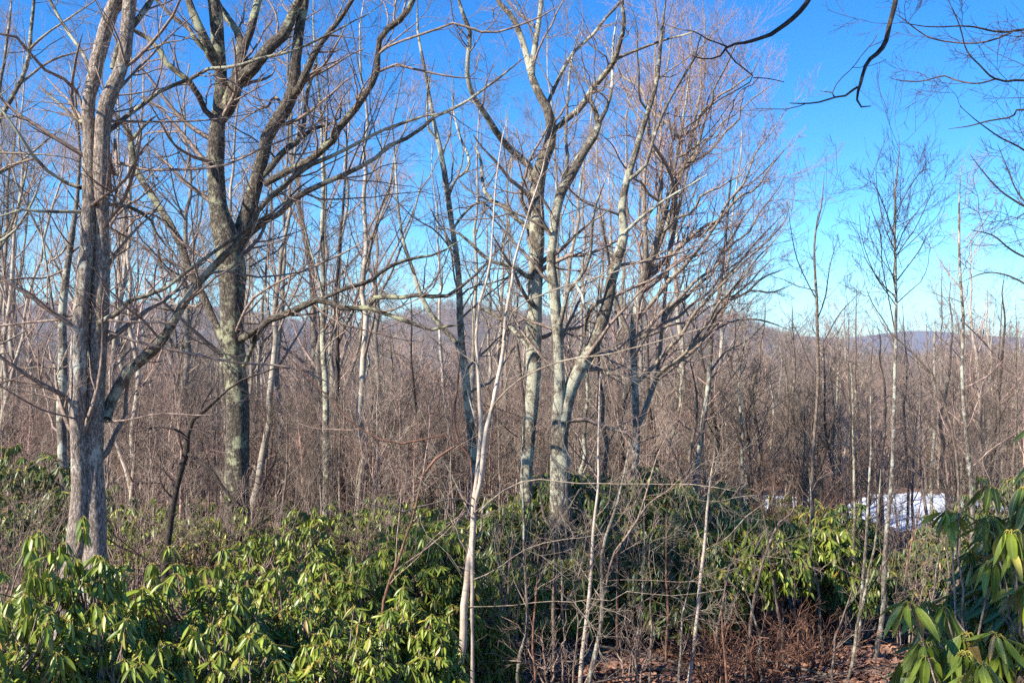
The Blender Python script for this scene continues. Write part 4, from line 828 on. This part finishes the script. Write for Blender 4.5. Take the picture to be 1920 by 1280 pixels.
# middle left
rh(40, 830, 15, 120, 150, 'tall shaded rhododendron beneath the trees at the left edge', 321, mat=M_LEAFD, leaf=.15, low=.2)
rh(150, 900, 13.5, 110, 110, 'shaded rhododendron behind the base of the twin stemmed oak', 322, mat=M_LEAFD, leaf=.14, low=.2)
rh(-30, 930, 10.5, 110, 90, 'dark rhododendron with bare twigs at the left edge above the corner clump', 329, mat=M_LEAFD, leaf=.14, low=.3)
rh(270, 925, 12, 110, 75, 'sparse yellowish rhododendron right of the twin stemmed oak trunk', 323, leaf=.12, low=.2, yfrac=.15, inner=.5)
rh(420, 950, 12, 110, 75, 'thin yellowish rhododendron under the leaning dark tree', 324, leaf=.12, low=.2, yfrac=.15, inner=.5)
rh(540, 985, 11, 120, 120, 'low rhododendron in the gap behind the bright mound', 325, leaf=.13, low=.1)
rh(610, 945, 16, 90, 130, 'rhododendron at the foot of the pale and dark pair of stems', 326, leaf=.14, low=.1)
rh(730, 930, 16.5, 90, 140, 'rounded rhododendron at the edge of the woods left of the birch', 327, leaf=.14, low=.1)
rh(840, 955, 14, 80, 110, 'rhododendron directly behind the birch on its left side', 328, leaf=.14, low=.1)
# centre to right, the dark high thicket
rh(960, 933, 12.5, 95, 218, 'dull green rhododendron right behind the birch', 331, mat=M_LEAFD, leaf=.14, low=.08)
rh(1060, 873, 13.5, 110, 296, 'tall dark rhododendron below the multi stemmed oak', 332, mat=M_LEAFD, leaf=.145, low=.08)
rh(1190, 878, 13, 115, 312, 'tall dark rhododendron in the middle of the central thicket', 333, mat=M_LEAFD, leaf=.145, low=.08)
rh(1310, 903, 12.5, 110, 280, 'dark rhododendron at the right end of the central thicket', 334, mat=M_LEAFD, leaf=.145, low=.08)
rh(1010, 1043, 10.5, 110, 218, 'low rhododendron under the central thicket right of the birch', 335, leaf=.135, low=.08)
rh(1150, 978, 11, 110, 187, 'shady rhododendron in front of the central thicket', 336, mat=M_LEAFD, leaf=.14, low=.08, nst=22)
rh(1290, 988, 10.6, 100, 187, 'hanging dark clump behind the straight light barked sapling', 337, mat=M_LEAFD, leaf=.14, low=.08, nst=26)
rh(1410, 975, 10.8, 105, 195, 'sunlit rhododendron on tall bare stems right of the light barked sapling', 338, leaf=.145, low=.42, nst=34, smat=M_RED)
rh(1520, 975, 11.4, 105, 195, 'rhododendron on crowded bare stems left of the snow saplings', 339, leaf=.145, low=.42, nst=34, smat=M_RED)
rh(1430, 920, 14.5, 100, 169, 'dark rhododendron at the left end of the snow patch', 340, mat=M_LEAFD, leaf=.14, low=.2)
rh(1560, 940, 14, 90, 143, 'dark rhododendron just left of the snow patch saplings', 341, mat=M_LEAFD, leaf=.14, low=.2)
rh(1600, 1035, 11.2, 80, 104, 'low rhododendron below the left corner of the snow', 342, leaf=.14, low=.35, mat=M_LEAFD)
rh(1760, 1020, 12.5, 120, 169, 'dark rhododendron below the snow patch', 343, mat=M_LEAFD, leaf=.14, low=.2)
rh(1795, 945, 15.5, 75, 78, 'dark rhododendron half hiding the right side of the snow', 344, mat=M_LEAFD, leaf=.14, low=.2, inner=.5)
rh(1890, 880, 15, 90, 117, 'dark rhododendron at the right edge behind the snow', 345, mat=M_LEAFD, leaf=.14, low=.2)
# along the edge of the woods
for i, (px, yt, d, wpx, lab) in enumerate([(130, 935, 21, 90, 'far left behind the dark maple stem'), (270, 940, 20, 90, 'seen between the two big oaks'), (365, 935, 22, 80, 'behind the foot of the leaning dark tree'), (500, 935, 21, 90, 'right of the massive dark oak foot'),
        (660, 925, 22, 80, 'beyond the pale and dark pair of stems'), (760, 920, 24, 80, 'beyond the rounded clump left of the birch'), (850, 925, 21, 80, 'beyond the birch'), (940, 925, 20, 80, 'left of the straight grey oak foot'),
        (1090, 900, 19, 90, 'behind the multi stemmed oak foot'), (1230, 895, 18, 90, 'behind the budding maple foot'), (1360, 905, 18, 80, 'left of the snow patch beginning'), (1480, 915, 28, 90, 'behind the small remnant of snow'), (1590, 918, 28, 80, 'behind the gap left of the large snow sheet'), (1700, 915, 29, 80, 'behind the middle of the snow sheet'), (1800, 912, 29, 80, 'behind the right end of the snow sheet')]):
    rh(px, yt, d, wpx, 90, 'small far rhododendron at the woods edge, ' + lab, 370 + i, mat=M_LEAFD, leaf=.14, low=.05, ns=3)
# near right bank
rh(1855, 905, 3.9, 110, 55, 'large leaved dark rhododendron hanging in at the right edge', 351, leaf=.15, low=.2, ns=7, lw=.135, mat=M_LEAF, dep=.35, nst=6)
rh(1755, 1040, 3.6, 110, 48, 'near rhododendron clump with long drooping leaves below the snow at right', 352, leaf=.15, low=.2, ns=7, lw=.135, dep=.3, nst=6, droop=(45, 80))
rh(1790, 1170, 3.4, 130, 60, 'near rhododendron clump in the bottom right corner', 353, leaf=.145, low=.15, ns=7, lw=.135, dep=.35, nst=6, droop=(40, 80))
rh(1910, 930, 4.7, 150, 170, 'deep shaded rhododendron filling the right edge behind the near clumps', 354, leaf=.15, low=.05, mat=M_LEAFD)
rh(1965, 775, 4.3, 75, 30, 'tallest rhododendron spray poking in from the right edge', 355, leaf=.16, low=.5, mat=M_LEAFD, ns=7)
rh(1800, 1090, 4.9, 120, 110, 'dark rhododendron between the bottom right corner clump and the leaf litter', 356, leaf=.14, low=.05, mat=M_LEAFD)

# unseen evergreens added left of the frame to shade the thicket and right bank
def hemlock(x, y, top, cr, bare, label, seed):
    rng = np.random.default_rng(seed); g = float(gz(x, y)); root = empty('added_shade_hemlock', (x, y, g - .1)); tag(root, label, 'tree')
    h = top - g; t = np.linspace(0, 1, 20)
    P = np.stack([np.cumsum(rng.normal(size=20)) * .02, np.cumsum(rng.normal(size=20)) * .02, t * h], 1); R = .17 * (1 - t * .93)
    tb = Tubes(); tb.add(P, R, 10, .04); link('trunk', tb.mesh('trunk'), M_BROWN, root)
    nb = 130; z = bare * h + (1 - bare) * h * rng.random(nb) ** 1.1; a = rng.uniform(0, 6.28, nb); L = cr * (1.05 - (z / h - bare) / (1 - bare)) * rng.uniform(.6, 1.1, nb) + .15
    k = np.linspace(0, 1, 6)[None]
    B = np.stack([np.cos(a)[:, None] * L[:, None] * k, np.sin(a)[:, None] * L[:, None] * k, z[:, None] + L[:, None] * (.25 * k - .45 * k ** 2)], -1)
    cb = Tubes(); cb.add(B, np.linspace(.02, .004, 6)[None] * np.ones((nb, 1)), 4)
    p, q = spawn(B, np.full((nb, 6), .006), 12, rng, t0=.2, ang=.8, ratio=.45, up=-.1, n=4, rmin=.003, lmin=.2, lmax=.9, flat=.25)
    cb.add(p, q, 3); link('branches', cb.mesh('branches'), M_BROWN, root)
    i = rng.integers(0, len(p), 30000); f = rng.random(30000); c = p[i, 0] * (1 - f[:, None]) + p[i, 3] * f[:, None]
    u = norm(rng.normal(size=(30000, 3)) * [1, 1, .35]); v = norm(np.cross(u, rng.normal(size=(30000, 3)) * [.4, .4, 1]))
    V = np.stack([c - v * .014, c + u * .085, c + v * .014], 1).reshape(-1, 3)
    me = raw_mesh('foliage', V, np.arange(90000).reshape(-1, 3), False, {'tint': ('POINT', 'FLOAT', np.repeat(rng.uniform(0, .3, 30000), 3))}); link('foliage', me, M_LEAFD, root)
hemlock(-7.6, 4.8, H + 9.8, 1.7, .6, 'tall unseen hemlock added outside the left edge of the view for its shade', 601)
hemlock(-5.4, -.2, H + 8.2, 1.3, .55, 'unseen hemlock added beside the viewpoint on the left for its shade', 602)

# ------------------------------------------------------------------ twiggy bushes
def bush(px, ytop, d, wpx, label, seed, n=16, k1=9, mat=M_TWIG, group='bare twiggy bushes among the rhododendrons', lean=0.):
    rng = np.random.default_rng(seed); x = (px - 960) / F * d; g = float(gz(x, d)); h = H + (640 - ytop) / F * d - g; rx = wpx / F * d
    A, B = [], []; t = np.linspace(0, 1, 14)[:, None]
    for i in range(n):
        a = rng.uniform(0, 6.28); rr = rng.uniform(.2, 1.); hh = h * rng.uniform(.6, 1.)
        tip = np.array([rx * rr * math.cos(a) + lean * hh, rx * rr * math.sin(a), hh])
        P = np.array([.1 * math.cos(a), .1 * math.sin(a), 0]) * (1 - t) + tip * t ** np.array([1.5, 1.5, .9]) + np.cumsum(rng.normal(size=(14, 3)) * .028, 0) * t
        A.append(P); B.append(np.linspace(.010, .003, 14) * rng.uniform(.6, 1.4))
    A = np.array(A); B = np.array(B)
    p1, r1 = spawn(A, B, k1, rng, t0=.2, ang=.8, ratio=.4, up=.15, wander=.25, n=8, rr=.6, rmin=.002, lmin=.25, lmax=1.2)
    p2, r2 = spawn(p1, r1, 5, rng, t0=.1, ang=.8, ratio=.5, up=.1, wander=.22, n=5, rr=.7, rmin=.0016, lmin=.12, lmax=.5)
    tb = Tubes(); tb.add(A, B, 5); tw = Tubes(); tw.add(p1, r1, 3); tw.add(p2, r2, 3)
    root = empty('bare_bush', (x, d, g - .03)); tag(root, label, 'bush', group)
    link('stems', tb.mesh('stems'), mat, root); link('twigs', tw.mesh('twigs'), mat, root)
for i, (px, yt, d, wpx, lab, m) in enumerate([
    (250, 800, 11, 130, 'tangle of bare brown twigs just right of the twin stemmed oak', M_TWIG), (400, 850, 11.5, 130, 'bare twiggy bush beside the leaning dark tree', M_TWIG), (500, 880, 12, 110, 'bare twiggy bush in front of the massive dark oak trunk', M_TWIG),
    (30, 830, 10, 120, 'bare twiggy bush over the dark rhododendron at the left edge', M_TWIG), (20, 950, 6.5, 110, 'pale bare twigs rising behind the bottom left corner clump', M_TWIGG),
    (700, 880, 13, 120, 'fine bare bush above the rounded rhododendron left of the birch', M_TWIG), (830, 930, 10, 100, 'thicket of fine pale twigs just left of the birch stems', M_TWIGG),
    (960, 930, 9.8, 110, 'fine bare twigs spreading just right of the birch', M_TWIGG), (1050, 1130, 8.6, 120, 'low bare brush at the foot of the crooked sapling', M_TWIG), (1180, 1130, 8.8, 120, 'low bare brush right of the forked leaning sapling', M_TWIG),
    (1260, 860, 12, 130, 'bare arching twigs above the dark central thicket', M_TWIGG), (1380, 840, 12, 130, 'bare bush between central thicket and snow', M_TWIG), (1480, 830, 14, 120, 'reddish bare bush left of the snow', M_RED),
    (1560, 850, 15, 120, 'dense bare bush left of the pole thin saplings', M_TWIGD), (1700, 850, 17, 140, 'bare twigs rising in front of the snow patch', M_TWIG), (1830, 800, 17, 140, 'dense bare bush at the right above the snow', M_TWIG), (1900, 850, 13, 120, 'bare bush at the right edge above the hanging leaves', M_TWIG),
    (1440, 1140, 9.3, 130, 'upright reddish brush under the rhododendrons on bare stems', M_RED), (1340, 1150, 9, 110, 'reddish brush at the foot of the light barked sapling', M_RED), (1530, 1150, 10, 120, 'reddish brush left of the sunlit leaf litter', M_RED),
    (1700, 1000, 11, 120, 'fine bare brush below the snow patch', M_TWIG), (1150, 880, 11, 130, 'long thin bare twigs crossing the dark thicket', M_TWIGG)]):
    red = m is M_RED and yt > 1100; near = d < 10 and yt > 900
    bush(px, yt, d, wpx, lab, 400 + i, mat=m, n=26 if red else (7 if near else 12), k1=2 if red else (6 if near else 9))

# ------------------------------------------------------------------ fallen leaves and sticks
def fallen():
    rng = np.random.default_rng(9); n = 26000
    d = rng.uniform(6.5, 15, n); px = rng.uniform(820, 1900, n); x = (px - 960) / F * d; s = rng.uniform(.03, .07, n) ; a = rng.uniform(0, 6.28, n)
    c = np.stack([x, d, gz(x, d) + rng.uniform(.005, .05, n)], 1)
    u = np.stack([np.cos(a), np.sin(a), rng.normal(size=n) * .35], 1); v = np.stack([-np.sin(a), np.cos(a), rng.normal(size=n) * .35], 1) * .55
    pts = np.stack([c - u * s[:, None], c - v * s[:, None] + [0, 0, .008], c + u * s[:, None], c + v * s[:, None] + [0, 0, .008]], 1).reshape(-1, 3)
    Q = (np.arange(n)[:, None] * 4 + np.arange(4)[None]); Q = np.concatenate([Q[:, [0, 1, 2]], Q[:, [0, 2, 3]]])
    tag(link('fallen_leaves', raw_mesh('fallen_leaves', pts, Q, False), M_DRYLEAF), 'brown fallen leaves carpeting the floor under the shrubs', 'leaf litter', kind='stuff')
fallen()
def stick(px, d, L, az, rad, label, seed):
    rng = np.random.default_rng(seed); x = (px - 960) / F * d; t = np.linspace(0, 1, 16); 
    X = x + math.cos(az) * L * t + np.cumsum(rng.normal(size=16)) * .018; Y = d + math.sin(az) * L * t + np.cumsum(rng.normal(size=16)) * .018
    P = np.stack([X, Y, gz(X, Y) + rad + .03 + .05 * np.sin(t * 3)], 1)[None]; R = (rad * (1 - .7 * t))[None]
    p, q = spawn(P, R, 7, rng, t0=.25, ang=.7, ratio=.35, up=.05, n=6, rr=.5, rmin=.002, lmin=.15, lmax=.8, flat=.4)
    p2, q2 = spawn(p, q, 4, rng, ang=.7, ratio=.5, up=0, n=4, rmin=.0015, lmin=.08, lmax=.3, flat=.5)
    b = P[0, 0].copy(); root = empty('fallen_branch', b); tag(root, label, 'branch', 'dead branches lying on the forest floor')
    a = Tubes(); a.add(P, R, 7, .05); link('limb', a.mesh('limb', b), M_BROWN, root); a = Tubes(); a.add(p, q, 4); a.add(p2, q2, 3); link('twigs', a.mesh('twigs', b), M_TWIG, root)
for i, (px, d, L, az, rad, lab) in enumerate([(1180, 9.3, 2.2, .2, .02, 'dead branch on the litter below the forked pale sapling'), (1560, 9.6, 1.8, 2.6, .018, 'dead branch on the litter left of the crowned sapling foot'), (1450, 9.2, 1.6, .5, .014, 'thin dead branch on the litter under the reddish brush'),
        (980, 8.4, 1.7, .4, .016, 'dead branch on the litter right of the birch foot'), (1320, 9.8, 2.4, 2.9, .02, 'dead branch on the litter at the foot of the light barked sapling'), (1650, 8.6, 1.3, 1.2, .013, 'dead branch on the litter beside the bottom right clump')]):
    stick(px, d, L, az, rad, lab, 700 + i)

# ------------------------------------------------------------------ haze
def haze():
    x, y0, y1, z0, z1 = 6800, -70, 6800, -72, 150
    V = np.array([(sx * x, y, z) for z in (z0, z1) for y in (y0, y1) for sx in (-1, 1)], float)
    Q = np.array([(0, 2, 3, 1), (4, 5, 7, 6), (0, 1, 5, 4), (2, 6, 7, 3), (0, 4, 6, 2), (1, 3, 7, 5)])
    m = bpy.data.materials.new('haze'); m.use_nodes = True; t = m.node_tree; t.nodes.clear()
    pv = t.nodes.new('ShaderNodeVolumePrincipled'); pv.inputs['Color'].default_value = (.50, .66, 1., 1); pv.inputs['Density'].default_value = 1.0e-4; pv.inputs['Anisotropy'].default_value = 0.
    o = t.nodes.new('ShaderNodeOutputMaterial'); t.links.new(pv.outputs[0], o.inputs['Volume'])
    tag(link('haze', raw_mesh('haze', V, Q, False), m), 'thin bluish air between the eye and the hills', 'haze', kind='stuff')
haze()
